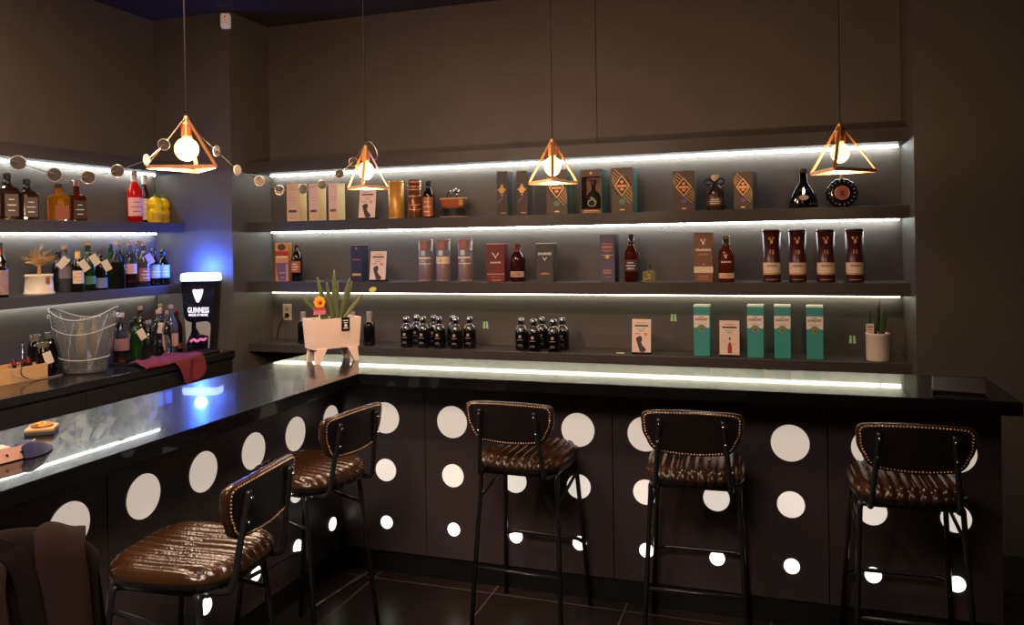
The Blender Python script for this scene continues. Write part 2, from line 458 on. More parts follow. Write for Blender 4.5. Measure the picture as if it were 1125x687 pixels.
def bar_stool():
    t = thing('bar_stool', '-', 'bar stool')
    so = obj('seat', stool_seat(), [M_LEATHER, M_BACKLEATHER], t, smooth=True)
    for p in so.data.polygons:
        if p.center.z < 0.694: p.material_index = 1
    bk = obj('backrest', stool_back(), M_LEATHER, t, smooth=True)
    obj('back_panel', stool_back_panel(), M_BACKLEATHER, bk, smooth=True)
    obj('nail_trim', stool_nails(), M_NAIL, bk, smooth=True)
    bm = B()
    tube(bm, smooth_path([(-.15, -.14, .66), (-.15, .13, .66), (-.15, .145, .66), (-.13, .145, .66), (.13, .145, .66), (.15, .145, .66), (.15, .13, .66), (.15, -.14, .66), (.15, -.155, .66), (.13, -.155, .66), (-.13, -.155, .66), (-.15, -.155, .66)], 1), 0.0095, 8, closed=True)
    obj('seat_frame', bm, M_STEEL, t, smooth=True)
    zt = 0.657
    legp = {}
    for s in (-1, 1):
        for f, top_, foot in ((0, (s * .163, -.136), (s * .192, -.202)), (1, (s * .162, .135), (s * .197, .205))):
            p0 = (s * .13, (-.10 if not f else .10), .660)
            pts = smooth_path([p0, (top_[0] * .985, top_[1] * .985, .660), (top_[0], top_[1], .635)], 2) + [Vector((foot[0], foot[1], 0.0))]
            obj('leg', tube(B(), pts, 0.0125, 10, 0.0095), M_STEEL, t, smooth=True)
            legp[(s, f)] = lambda z, a=top_, b=foot: (b[0] + (a[0] - b[0]) * z / .635, b[1] + (a[1] - b[1]) * z / .635, z)
    obj('rear_rail', tube(B(), [legp[(-1, 0)](.267), legp[(1, 0)](.267)], 0.0075, 8), M_STEEL, t, smooth=True)
    a, b = Vector(legp[(-1, 1)](.285)), Vector(legp[(1, 1)](.285))
    obj('footrest', tube(B(), smooth_path([a, a + Vector((.03, .022, 0.004)), a + Vector((.05, .024, 0.005)), b + Vector((-.05, .024, 0.005)), b + Vector((-.03, .022, 0.004)), b], 2), 0.0085, 8), M_STEEL, t, smooth=True)
    for s in (-1, 1):
        obj('side_brace', tube(B(), [legp[(s, 0)](.545), legp[(s, 1)](.60)], 0.007, 8), M_STEEL, t, smooth=True)
        bm = B()
        pts = smooth_path([(s * .137, -.09, .664), (s * .138, -.195, .662), (s * .136, -.222, .675), (s * .127, -.236, .78), (s * .113, back_y(.113, .93) - .022, .935)], 2)
        tube(bm, pts, 0.0098, 8)
        sp = obj('back_support', bm, M_STEEL, t, smooth=True)
        bm = B()
        for z in (.85, .915):
            x = s * (.121 - .08 * (z - .83))
            sphere(bm, (x, back_y(x, z) - .0315, z), 0.0055, 10, 6)
        obj('bolt', bm, M_CHROME, sp, smooth=True)
    return t
st0 = bar_stool()
spots = [(-0.317, 3.190, 2.4, 'brown leather bar stool nearest below the slim teal boxes, square to the bar'),
         (-0.999, 3.175, -2.3, 'bar stool with browner back panel, standing below the smaller cluster of black flasks'),
         (0.421, 3.165, 1.7, 'black-backed bar stool standing below the black menu folder at the bar end'),
         (-1.776, 2.701, 83.3, 'bar stool tucked into the inner corner, in front of the pink planter'),
         (-1.631, 1.883, 96.1, 'closest fully shown bar stool, seat seen from its side, beside the brown coat'),
         (-1.74, 1.37, 45.0, 'bar stool hidden under the brown coat at the near end of the bar')]
for i, (x, y, a, lab) in enumerate(spots):
    s = st0 if i == 0 else copy_tree(st0)
    s.location = (x, y, 0); s.rotation_euler = (0, 0, R(a)); s['label'] = lab; s['group'] = 'leather bar stools at the bar'

# ------------------------------------------------------------------ coat over the near stool
def coat():
    a = R(45.0)
    base = Vector((-1.74, 1.37, 0))
    t = thing('coat', 'dark brown coat draped over the stool back at the near end of the bar', 'coat', base, a)
    M_COAT = mat('brown_wool', (30, 18, 14), 0.9, spec=0.15, noise=0.18, nscale=60, bump=0.25, bscale=220)
    M_COAT2 = mat('shaded_brown_wool', (16, 9, 7), 0.9, spec=0.1, noise=0.15, nscale=60, bump=0.2, bscale=220)  # darker wool copy, fold and crease shade put into its colour
    def drape(u0, u1, ztop, yoff, thick, drop_f, drop_b, wob, sag, nu=44, seed=0, flare=0.03, slant0=0.0, slant1=0.0, roll=0.0):
        bm = B(); grid = []
        rnd = random.Random(seed); ph = [rnd.uniform(0, 6.28) for _ in range(5)]
        prof = []
        nb = 26
        for k in range(nb + 1): prof.append(('b', 1 - k / nb))
        for k in range(1, 13): prof.append(('t', k / 13.0))
        for k in range(nb + 1): prof.append(('f', k / nb))
        for i in range(nu + 1):
            u = i / nu; x = u0 + (u1 - u0) * u
            e = max(0, abs(2 * u - 1) - .75) / .25
            zt = ztop - sag * (2 * u - 1) ** 4 - 0.010 * math.sin(5 * u + ph[0])
            row = []
            for kind, q in prof:
                sl = (slant0 * (1 - u) + slant1 * u)
                if kind == 'b':
                    z = zt - thick - drop_b * q; y = -0.255 + yoff - thick - flare * q + roll * e * e * (.3 + .7 * q)
                    y += wob * q * (math.sin(x * 38 + ph[1]) + 0.5 * math.sin(x * 75 + ph[2] + 2 * q)); xx = x * (1 + 0.10 * q) + sl * q
                elif kind == 't':
                    an = PI * q
                    y = -0.255 + yoff - thick * math.cos(an); z = zt - thick + thick * math.sin(an); xx = x
                else:
                    z = zt - thick - drop_f * q; y = -0.255 + yoff + thick + 0.01 * q + wob * q * math.sin(x * 30 + ph[3]); xx = x * (1 + 0.10 * q)
                y += 0.5 * min(abs(x), 0.2) ** 2
                row.append(bm.verts.new((xx, y, z)))
            grid.append(row)
        for a_, b_ in zip(grid, grid[1:]):
            for k in range(len(prof) - 1): bm.faces.new((a_[k], b_[k], b_[k + 1], a_[k + 1]))
        bmesh.ops.recalc_face_normals(bm, faces=bm.faces)
        return bm
    def soft(o, th=0.008):
        m = o.modifiers.new('thickness', 'SOLIDIFY'); m.thickness = th; m.offset = 1
        m = o.modifiers.new('round', 'SUBSURF'); m.levels = 1; m.render_levels = 1
    soft(obj('coat_body', drape(-0.25, 0.215, 0.996, 0.0, 0.036, 0.22, 0.50, 0.008, 0.075, seed=3), M_COAT2, t, smooth=True))
    soft(obj('coat_sleeve', drape(0.105, 0.190, 0.997, -0.012, 0.048, 0.15, 0.48, 0.006, 0.010, nu=26, seed=5, flare=0.045, slant0=.035, slant1=.005, roll=.018), M_COAT, t, smooth=True), 0.012)
    soft(obj('coat_front', drape(-0.22, 0.055, 0.988, -0.030, 0.050, 0.10, 0.46, 0.006, 0.010, nu=26, seed=9, flare=0.075, slant0=-.02, slant1=.055, roll=-.02), M_COAT, t, smooth=True), 0.010)
    bm = B(); rings = []
    for p, w_ in zip(smooth_path([(-0.14, -0.20, 0.985), (-0.03, -0.275, 1.010), (0.05, -0.315, 1.002), (0.085, -0.325, 0.95), (0.10, -0.335, 0.84), (0.13, -0.345, 0.66), (0.15, -0.35, 0.50)], 3), range(60)):
        rings.append([(p.x + .022 * math.cos(q) * (1 if w_ > 8 else .8), p.y + .008 * math.sin(q), p.z + .016 * math.sin(q)) for q in [2 * PI * i / 12 for i in range(12)]])
    ring_stack(bm, rings); bmesh.ops.recalc_face_normals(bm, faces=bm.faces)
    obj('collar_crease', bm, M_COAT2, t, smooth=True)  # dark roll along the collar paints the crease shade
coat()

# ================================================================== PENDANT LAMPS
def pendant(label, x, y, zapex, zbase, side, rotz, bulb_r=0.042, lit=1.0, stretch=1.0):
    t = thing('pendant_lamp', label, 'pendant lamp', (x, y, zbase), rotz, 'copper cage pendant lamps over the bar')
    h = zapex - zbase; rr = side / math.sqrt(3)
    cs = [(rr * math.cos(PI / 2 + k * 2 * PI / 3), rr * math.sin(PI / 2 + k * 2 * PI / 3), 0) for k in range(3)]
    bm = B()
    for k in range(3):
        d = Vector(cs[k]).normalized()
        bar(bm, (d.x * 0.006, d.y * 0.006, h), cs[k], 0.014, 0.003, side=d.cross(Vector((0, 0, 1))))
        bar(bm, cs[k], cs[(k + 1) % 3], 0.014, 0.003, side=(0, 0, 1))
    obj('cage', bm, M_COPPER, t)
    bm = B(); lathe(bm, [(0.004, h + 0.012), (0.010, h + 0.006), (0.012, h - 0.012), (0.019, h - 0.02), (0.0195, h - 0.065), (0.016, h - 0.068)], 18)
    obj('socket', bm, M_COPPER, t, smooth=False)
    bm = B(); zc = h - 0.068 - bulb_r * 1.05 * stretch
    prof = [(0.013, h - 0.066)]
    for k in range(2, 17):
        a = PI * k / 17
        prof.append((max(0.013 if k < 4 else 0.002, bulb_r * math.sin(a)), zc + bulb_r * stretch * math.cos(a)))
    lathe(bm, prof, 24)
    obj('bulb', bm, M_BULB, t, smooth=True)
    bm = B(); tube(bm, [(0, 0, h + 0.01), (0, 0, ZC - zbase - 0.02)], 0.0028, 6)
    obj('cord', bm, mat('black_cord', (20, 17, 15), 0.6), t)
    bm = B(); lathe(bm, [(0.045, ZC - zbase - 0.025), (0.045, ZC - zbase - 0.004), (0.04, ZC - zbase - 0.0005)], 24)
    obj('ceiling_rose', bm, M_BLACK, t)
    return t
YL, XLN = 3.46, -2.12
def lamp_at(px, ya, yb, axis, val):
    a = at(px, ya, axis, val); b = at(px, yb, axis, val)
    return (a.x + b.x) / 2, (a.y + b.y) / 2, a.z, b.z
L1 = lamp_at(205, 131, 185, 0, XLN); L2 = lamp_at(402, 162, 206, 1, YL); L3 = lamp_at(607, 155, 200, 1, YL); L4 = lamp_at(923, 138, 188, 1, YL)
pendant('copper cage pendant lamp with garland tied to its top, nearest the lemon juice bottles', *L1, 0.25, R(25), 0.044)
pendant('copper cage pendant lamp hanging above the pink planter, with a wire loop on top', *L2, 0.20, R(200), 0.038, stretch=1.15)
pendant('copper cage pendant lamp hanging before the diamond box and window gift box', *L3, 0.222, R(195), 0.038, stretch=1.15)
pendant('copper cage pendant lamp hanging over the round cognac bottle, nearest the bare wall', *L4, 0.25, R(168), 0.036, stretch=1.1)

# ------------------------------------------------------------------ garlands of discs strung from the lamps
def garland(label, A, Bp, pix, ends, disc_r=0.0205):
    """wire from A to Bp (plan points); pix = (px, py, spin) for the discs hanging on it"""
    t = thing('disc_garland', label, 'garland', (A[0], A[1], 2.0))
    base = Vector((A[0], A[1], 2.0))
    def on_line(px, py):
        lo, hi = -1.5, 1.5
        d = RGT * ((px - PPX) / FPX) - UPV * ((py - PPY) / FPX) + FWD
        # ray in plan meets the line A-B
        ax, ay, bx_, by = A[0], A[1], Bp[0], Bp[1]
        den = d.x * (by - ay) - d.y * (bx_ - ax)
        s = (ax * (by - ay) - ay * (bx_ - ax)) / den
        return Vector((d.x * s, d.y * s, EYE + d.z * s))
    P = [on_line(px, py) for px, py, *_ in pix]
    pts = [Vector(e) for e in ends[:1]] + P + [Vector(e) for e in ends[1:]]
    obj('wire', tube(B(), [p - base for p in pts], 0.0010, 6), M_WIRE, t)
    for p, q in zip(P, pix):
        if len(q) < 3 or q[2] is None: continue
        bm = B(); prism(bm, circle_poly(0, 0, disc_r, 26), -0.0012, 0.0012)
        d = obj('disc', bm, M_DISC, t, p - base, (0.1, 0.05, q[2]))
        bm = B(); tube(bm, [(x, 0, z) for x, z in circle_poly(0, 0, disc_r, 26)], 0.0016, 6, closed=True)
        obj('rim', bm, M_RIM, d)
garland('wire garland of mirrored discs strung between the two lamps beside the cream cartons', (L1[0], L1[1]), (L2[0], L2[1]),
        [(216, 146, None), (238, 166, 1.62), (261, 187, 1.5), (285, 199, 0.35), (307, 209, 0.2), (333, 208, 1.1), (354, 203, 0.3), (373, 191, 0.55), (388, 178, 0.8)],
        [(L1[0], L1[1], L1[2] + 0.012), (L2[0], L2[1], L2[2] + 0.02)])
garland('wire garland of mirrored discs above the square whiskey bottles on the side wall shelf', (XLN, 1.2), (L1[0], L1[1]),
        [(-30, 160, None), (20, 179, 0.9), (60, 192, 0.6), (97, 195, 0.9), (129, 188, 0.9), (161, 176, 1.75), (180, 159, 0.5)],
        [(XLN, 1.2, 2.05), (L1[0], L1[1], L1[2] + 0.012)])
bm = B()
lp = Vector((L2[0], L2[1], L2[2]))
tube(bm, smooth_path([lp + Vector(v) for v in ((0, -0.004, 0.02), (0.03, -0.01, 0.03), (0.06, -0.012, -0.005), (0.075, -0.012, -0.05), (0.055, -0.01, -0.07), (0.04, -0.01, -0.05))], 3), 0.0014, 6)
tag(obj('wire_loop', bm, M_WIRE), 'loose loop of thin wire on top of the lamp above the planter', 'wire')

# ================================================================== CARTONS, TUBES, CARDS ON THE BACK SHELVES
Z1, Z2, Z3 = 1.75, 1.338, 0.911
INK_GOLD = mat('gold_print', (222, 172, 96), 0.35, metal=0.3)
INK_WHITE = mat('white_print', (232, 226, 218), 0.5)
INK_COPPER = mat('copper_print', (214, 140, 92), 0.35, metal=0.3)
INK_BLACK = mat('black_print', (22, 20, 22), 0.5)
def span(px0, px1, pyt, Y, z):
    """width span and height of something standing on z with its front at Y"""
    a, b = at(px0, pyt, 1, Y), at(px1, pyt, 1, Y)
    return (a.x + b.x) / 2, b.x - a.x, (a.z + b.z) / 2 - z
def carton(name, label, cat, px0, px1, pyt, Y, z, depth, m, rotz=0.0, group=None, top=None, side=None):
    x, w, h = span(px0, px1, pyt, Y, z)
    t = thing(name, label, cat, (x, Y, z + 0.0005), rotz, group)
    obj('carton', bx(-w / 2, w / 2, 0, depth, 0, h, bev=0.0012), m, t)
    if top: obj('lid_or_top', bx(-w / 2 - .0006, w / 2 + .0006, -.0006, depth + .0006, h - top[0], h + .0006, bev=0.001), top[1], t)
    if side: obj('side_panel', bx(w / 2, w / 2 + .0008, 0.002, depth - 0.002, 0.002, h - 0.002), side, t)
    return t, w, h
def patch(name, t, poly, m, y=-0.0012, parent=None):
    bm = B(); prism(bm, poly, y, 0.0002)
    return obj(name, bm, m, t)
def rect(x0, x1, z0, z1): return [(x0, z0), (x1, z0), (x1, z1), (x0, z1)]
def lines(name, t, rows, m, y=-0.0012):
    """small print as short bars: rows of (x0, x1, z, height)"""
    bm = B()
    for x0, x1, z, hh in rows: prism(bm, rect(x0, x1, z - hh / 2, z + hh / 2), y, 0.0002)
    return obj(name, bm, m, t)

# --- top shelf, cream cartons
creams = [(314, 328.3, 202, 'cream spirit carton at the corner end of the top row, two garland discs over it'),
          (338.4, 349.6, 202.3, 'cream spirit carton in the middle of the three cream cartons'),
          (360.2, 370.6, 201.2, 'cream spirit carton standing next to the printed card behind the lamp')]
M_CARTON_CREAM = mat('cream_carton', (226, 190, 160), 0.55)
M_CARTON_CREAM_SIDE = mat('pale_yellow_carton_side', (240, 222, 170), 0.5)
for px0, px1, pyt, lab in creams:
    t, w, h = carton('spirit_carton', lab, 'carton', px0, px1, pyt, 4.70, Z1, 0.085, M_CARTON_CREAM, R(-7), 'cream cartons on the top row', side=M_CARTON_CREAM_SIDE)
    patch('crest', t, circle_poly(0, h * .91, .005, 12), INK_COPPER)
    lines('small_print', t, [(-w * .34, w * .34, h * .62, .004), (-w * .28, w * .28, h * .55, .003), (-w * .3, w * .3, h * .09, .003)], INK_COPPER)
    patch('name_bar', t, rect(-w * .33, w * .33, h * .235, h * .30), mat('brown_print', (110, 78, 62), 0.5))
def card_holder(label, px0, px1, pyt, Y, z, picture):
    x, w, h = span(px0, px1, pyt, Y, z)
    t = thing('card_holder', label, 'sign card', (x, Y, z + 0.0005), 0, 'printed cards in stands on the shelves')
    lean = R(-8)
    obj('base', bx(-w * .5, w * .5, -0.002, 0.05, 0, 0.012, bev=0.002), mat('dark_acrylic', (40, 30, 28), 0.15), t)
    c = obj('card', bx(-w / 2, w / 2, 0, 0.002, 0.012, h, bev=0.0006), mat('printed_card', (232, 204, 190), 0.45), t, (0, 0.001, 0), (lean, 0, 0))
    lines('small_print', c, [(-w * .25, w * .25, h * .89, .003), (-w * .22, w * .22, h * .72, .003), (-w * .14, w * .14, h * .66, .004)], mat('grey_print', (150, 120, 112), 0.6))
    lines('heading_bar', c, [(-w * .36, w * .36, h * .81, .0085)], INK_BLACK)
    if picture == 'boot':
        pts = [(-.30, .45), (-.12, .52), (.02, .50), (.04, .40), (-.02, .34), (.06, .25), (.20, .17), (.26, .11), (.12, .06), (-.08, .07), (-.16, .20), (-.22, .30)]
        patch('picture', c, [(px_ * w, pz * h) for px_, pz in pts], mat('picture_dark', (70, 50, 48), 0.5))
        patch('picture_accent', c, circle_poly(.22 * w, .57 * h, .09 * w, 12), mat('picture_orange', (226, 140, 80), 0.5))
        patch('picture_accent', c, rect(-.36 * w, -.08 * w, .57 * h, .60 * h), mat('picture_orange', (226, 140, 80), 0.5))
    else:
        patch('picture', c, [(-.09 * w, .10 * h), (.12 * w, .10 * h), (.12 * w, .30 * h), (.05 * w, .40 * h), (-.02 * w, .40 * h), (-.09 * w, .30 * h)], mat('picture_red', (170, 40, 36), 0.5))
        patch('picture_accent', c, rect(-.02 * w, .05 * w, .46 * h, .54 * h), INK_BLACK)
        lines('picture_caption', c, [(-.38 * w, -.14 * w, .43 * h, .003), (.14 * w, .36 * w, .34 * h, .003)], INK_COPPER)
card_holder('printed card in a stand on the top row, directly below the lamp over the planter', 393, 411, 207, 4.70, Z1, 'boot')
card_holder('printed card in a stand on the middle row, beside the narrow navy carton', 405, 422.5, 276, 4.68, Z2, 'boot')
card_holder('printed card with a black boot picture on the lowest shelf, standing alone', 693.6, 714.4, 351, 4.68, Z3, 'boot')
card_holder('printed card with a red bottle picture, between two teal boxes', 790, 812, 352.6, 4.68, Z3, 'bottle')

def tin(name, label, cat, px0, px1, pyt, Y, z, m, group=None, capm=None, caph=0.012, seg=40, rotz=0.0):
    x, w, h = span(px0, px1, pyt, Y, z)
    r = w / 2
    t = thing(name, label, cat, (x, Y + r, z + 0.0005), rotz, group)
    bm = B(); lathe(bm, [(r * .97, 0), (r, .003), (r, h - caph)], seg); obj('tube_body', bm, m, t, smooth=False)
    bm = B(); lathe(bm, [(r, h - caph + .0005), (r * 1.0, h - .003), (r * .96, h)], seg); obj('lid_or_top', bm, capm or m, t)
    bm = B(); lathe(bm, [(r * 1.006, .001), (r * 1.012, .006), (r * 1.006, .011)], seg); obj('base_ring', bm, capm or m, t)
    for c in t.children:
        for p in c.data.polygons: p.use_smooth = abs(p.normal.z) < 0.7
    return t, r, h
t, r, h = tin('spirit_tube', 'plain golden yellow gift tube on the top row, next to the copper coloured tube', 'gift tube', 423.3, 438.8, 198.5, 4.70, Z1, mat('gold_paper_tube', (206, 150, 66), 0.4, metal=0.3), capm=mat('gold_tube_lid', (220, 168, 84), 0.3, metal=0.5))
for a in (-.55, .55):
    patch('mark', t, circle_poly(r * .9 * math.sin(a) * 1.1, h * .28, .004, 10, .008), INK_BLACK, y=-r * math.cos(a * 1.05) - .001)
t, r, h = tin('spirit_tube', 'copper brown gift tube with highlight bands on the top row, beside a dark necked bottle', 'gift tube', 444.7, 459, 197.6, 4.70, Z1, mat('copper_brown_tube', (128, 78, 52), 0.28, metal=0.5), capm=mat('copper_tube_lid', (104, 62, 44), 0.3, metal=0.5))
for zz in (.2, .32, .55, .72, .8, .92):
    bm = B(); lathe(bm, [(r * 1.004, h * zz), (r * 1.02, h * zz + .004), (r * 1.004, h * zz + .012)], 36); obj('band', bm, mat('copper_highlight_band', (214, 150, 110), 0.25, metal=0.6), t, smooth=True)  # pale raised rings paint the stacked highlights

# --- bottles
PROFILES = {
    'tall': [(.0, .94), (.0, 1.0), (.56, 1.0), (.64, .90), (.72, .58), (.78, .40), (.90, .36), (.93, .40), (.935, .34)],
    'whisky': [(.0, .94), (.01, 1.0), (.60, 1.0), (.67, .92), (.74, .62), (.80, .42), (.92, .37), (.935, .40)],
    'jar': [(.0, .9), (.02, 1.0), (.70, 1.0), (.80, .85), (.86, .60), (.93, .55)],
    'squat': [(.0, .88), (.03, 1.0), (.50, 1.0), (.62, .88), (.70, .55), (.76, .38), (.92, .34), (.935, .38)],
    'block': [(.0, .95), (.02, 1.0), (.60, 1.0), (.66, .92), (.675, .55), (.70, .52)],
    'bell': [(.0, .95), (.02, 1.0), (.22, .94), (.40, .84), (.50, .90), (.56, .80), (.66, .40), (.74, .27), (.93, .24)],
    'skirt': [(.0, .92), (.02, 1.0), (.10, .98), (.30, .86), (.48, .60), (.60, .36), (.66, .27), (.92, .24)],
    'square': [(.0, .92), (.01, 1.0), (.62, 1.0), (.68, .86), (.72, .55), (.76, .34), (.92, .32), (.935, .36)],
    'deca': [(.0, .92), (.01, 1.0), (.58, 1.0), (.63, .92), (.66, .50), (.70, .30), (.86, .28)],
}
def bottle(label, loc, h, r, prof='tall', glass=None, liquid=None, level=0.45, cap=None, caph=0.08, capr=None, lab=None, tagang=None, rotz=0.0, group=None, neck=None, sq=None, cat='bottle', sx=1.0, sy=1.0, name='bottle', ball=False, tagm=None):
    glass = glass or M_GLASS
    t = thing(name, label, cat, (loc[0], loc[1], loc[2] + 0.0005), rotz, group)
    P = [(rr * r, zz * h) for zz, rr in PROFILES[prof]]
    bm = B(); lathe(bm, P, 24, sq=sq, sx=sx, sy=sy)
    obj('glass_body', bm, glass, t, smooth=not sq)
    if sq:
        for p in t.children[0].data.polygons: p.use_smooth = False
    if liquid:
        zt = level * h; Q = []
        for (r0, z0), (r1, z1) in zip(P, P[1:]):
            if z0 <= zt: Q.append((r0 * .93, max(z0, .004)))
            if z0 < zt < z1: Q.append(((r0 + (r1 - r0) * (zt - z0) / (z1 - z0)) * .93, zt))
        bm = B(); lathe(bm, Q, 24, sq=sq, sx=sx, sy=sy); obj('liquid', bm, liquid, t, smooth=not sq)
    nr = PROFILES[prof][-1][1] * r * 1.12
    cr = capr or nr
    capm = cap or M_BLACK
    bm = B()
    if ball: sphere(bm, (0, 0, h * (1 - caph / 2)), h * caph / 2, 18, 12); lathe(bm, [(nr, h * (.90 - caph * .5)), (nr, h * (1 - caph * .8))], 16)
    else: lathe(bm, [(cr * .96, h * (1 - caph)), (cr, h * (1 - caph) + .002), (cr, h - .003), (cr * .9, h)], 18)
    obj('stopper', bm, capm, t, smooth=ball)
    if neck:
        bm = B(); lathe(bm, [(nr * 1.02, h * neck[0]), (nr * 1.04, h * (neck[0] + .02)), (nr * 1.04, h * (1 - caph) - .001)], 18); obj('neck_foil', bm, neck[1], t, smooth=True)
    if lab:
        z0, z1, lm = lab[:3]
        bm = B()
        if sq: prism(bm, rect(-r * .72 * sx, r * .72 * sx, z0 * h, z1 * h), -r * sy * 1.02, -r * sy * .98)
        else: arc_patch(bm, r * 1.012, z0 * h, z1 * h, 1.25)
        l = obj('front_label', bm, lm, t, smooth=not sq)
        if len(lab) > 3:
            zc = (z0 + z1) / 2 * h
            bm = B()
            for k, ww in ((.25, .5), (0, .8), (-.25, .6)):
                zz = zc + k * (z1 - z0) * h
                if sq: prism(bm, rect(-r * .6 * ww, r * .6 * ww, zz - .0025, zz + .0025), -r * sy * 1.035, -r * sy * 1.02)
                else: arc_patch(bm, r * 1.022, zz - .0025, zz + .0025, .95 * ww)
            obj('label_print', bm, lab[3], t)
    if tagang is not None:
        bm = bx(-.021, .021, -.0006, .0006, -.072, -.004)
        tg = obj('price_tag', bm, tagm or M_TAG, t, (r * .12, -r * 1.08 - .006, h * .74), (R(6), tagang, 0))
        bm = B(); tube(bm, [(x, y, 0) for x, y in circle_poly(0, 0, nr * 1.1, 14)], .0008, 5, closed=True)
        obj('tag_string', bm, M_TAG, t, (0, 0, h * .78))
    return t
def bott(label, px, pyt, hw, Y, z, prof, **k):
    """bottle standing on a back shelf: centre column px, top pyt, half width in pixels"""
    a = at(px, pyt, 1, Y)
    d = (a - Vector((0, 0, EYE))).dot(FWD)
    return bottle(label, (a.x, Y, z), a.z - z, hw * d / FPX, prof, **k)
L_RED = mat('brown_label', (150, 84, 56), 0.5); L_CREAM = mat('cream_label', (226, 200, 176), 0.55); L_BLACK = mat('black_label', (24, 20, 20), 0.5)
bott('dark necked bottle with a copper brown label, between the copper tube and the little wagon', 470.6, 199, 6.6, 4.76, Z1, 'whisky', glass=M_DARKGLASS, cap=M_BLACK, lab=(.04, .56, mat('copper_label', (176, 104, 70), 0.35, metal=0.3), INK_WHITE), neck=(.84, M_BLACK))

# little wagon ornament
a0 = at(482.5, 235, 1, 4.74); a1 = at(512, 235, 1, 4.74)
wx = (a0.x + a1.x) / 2; ww = a1.x - a0.x
t = thing('model_wagon', 'small brown wooden wagon ornament with wheels and silver figures on top', 'ornament', (wx, 4.76, Z1 + .0005))
M_WAG = mat('varnished_wagon_wood', (160, 78, 36), 0.35, noise=0.2, nscale=50)
bm = bx(-ww * .45, ww * .45, -.035, .035, 0, .008, bev=.002); obj('stand', bm, mat('pink_wood_stand', (170, 110, 84), 0.5), t)
bm = B(); rings = []
for zz, k in ((.062, .80), (.075, .90), (.11, .97), (.122, 1.0)):
    rings.append([(x * k * ww * .44, y * k * .036, zz) for x, y in ((math.copysign(abs(math.cos(a)) ** .35, math.cos(a)), math.copysign(abs(math.sin(a)) ** .35, math.sin(a))) for a in [2 * PI * i / 32 for i in range(32)])])
ring_stack(bm, rings); bd = obj('wagon_body', bm, M_WAG, t)
bm = B(); tube(bm, [(x * ww * .45, y * .037, .122) for x, y in ((math.copysign(abs(math.cos(a)) ** .35, math.cos(a)), math.copysign(abs(math.sin(a)) ** .35, math.sin(a))) for a in [2 * PI * i / 32 for i in range(32)])], .005, 6, closed=True)
obj('rim', bm, mat('pale_wood_rim', (212, 170, 130), 0.4), bd)
obj('gold_plate', bx(ww * .28, ww * .42, -.038, -.034, .075, .112), M_GOLD, bd)
for sx_ in (-.3, .27):
    for sy_ in (-.033, .033):
        bm = B(); tube(bm, [(math.cos(2 * PI * i / 20) * .02, 0, math.sin(2 * PI * i / 20) * .02) for i in range(20)], .0035, 6, closed=True)
        for k in range(3):
            c, s = math.cos(PI * k / 3), math.sin(PI * k / 3); tube(bm, [(-.02 * c, 0, -.02 * s), (.02 * c, 0, .02 * s)], .0018, 5)
        obj('wheel', bm, M_BLACK, t, (sx_ * ww, sy_, .032))
        obj('axle_post', bx(sx_ * ww - .004, sx_ * ww + .004, sy_ * .8 - .003, sy_ * .8 + .003, .03, .066), M_BLACK, t)
bm = B()
for x, z, rr in ((-.02, .165, .010), (.012, .172, .013), (.034, .165, .012), (.026, .148, .010), (.0, .15, .008)): sphere(bm, (x, 0, z), rr, 12, 8, 1.25)
tube(bm, [(-.04, 0, .158), (0, 0, .155)], .005, 6)
obj('silver_figures', bm, M_CHROME, t, smooth=True)
bm = B(); tube(bm, [(-.045, 0, .12), (-.045, 0, .165)], .007, 8, .004); tube(bm, [(.018, 0, .12), (.022, 0, .16)], .004, 6); tube(bm, [(-.02, 0, .12), (-.02, 0, .16)], .003, 6); obj('figure_posts', bm, M_BLACK, t, smooth=True)

# narrow dark cartons with a gold emblem
M_TAUPE = mat('taupe_carton', (74, 60, 58), 0.5)
for px0, px1, pyt, lab in ((545.2, 557, 188.4, 'slim taupe carton with gold emblem, the one nearer the wagon ornament'), (567, 579, 188, 'slim taupe carton with gold emblem, the one nearer the hanging lamp')):
    t, w, h = carton('spirit_carton', lab, 'carton', px0, px1, pyt, 4.69, Z1, 0.085, M_TAUPE, R(-6), 'slim taupe cartons', side=mat('silver_carton_side', (120, 128, 130), 0.35, metal=0.4))
    bm = B(); prism(bm, circle_poly(0, h * .58, w * .30, 6, .024), -.0012, 0); prism(bm, circle_poly(0, h * .68, .007, 12), -.0012, 0); prism(bm, circle_poly(0, h * .465, .006, 12), -.0012, 0)
    prism(bm, rect(-w * .40, w * .40, h * .57, h * .60), -.0016, 0); obj('gold_emblem', bm, INK_GOLD, t)
    lines('name_bar', t, [(-w * .12, w * .38, h * .06, .007)], INK_COPPER)
    bm = B(); bar(bm, (-w * .45, -.0008, h * .28), (w * .1, -.0008, h * .42), .002, .0006, side=(0, 0, 1)); obj('pattern_line', bm, INK_COPPER, t)
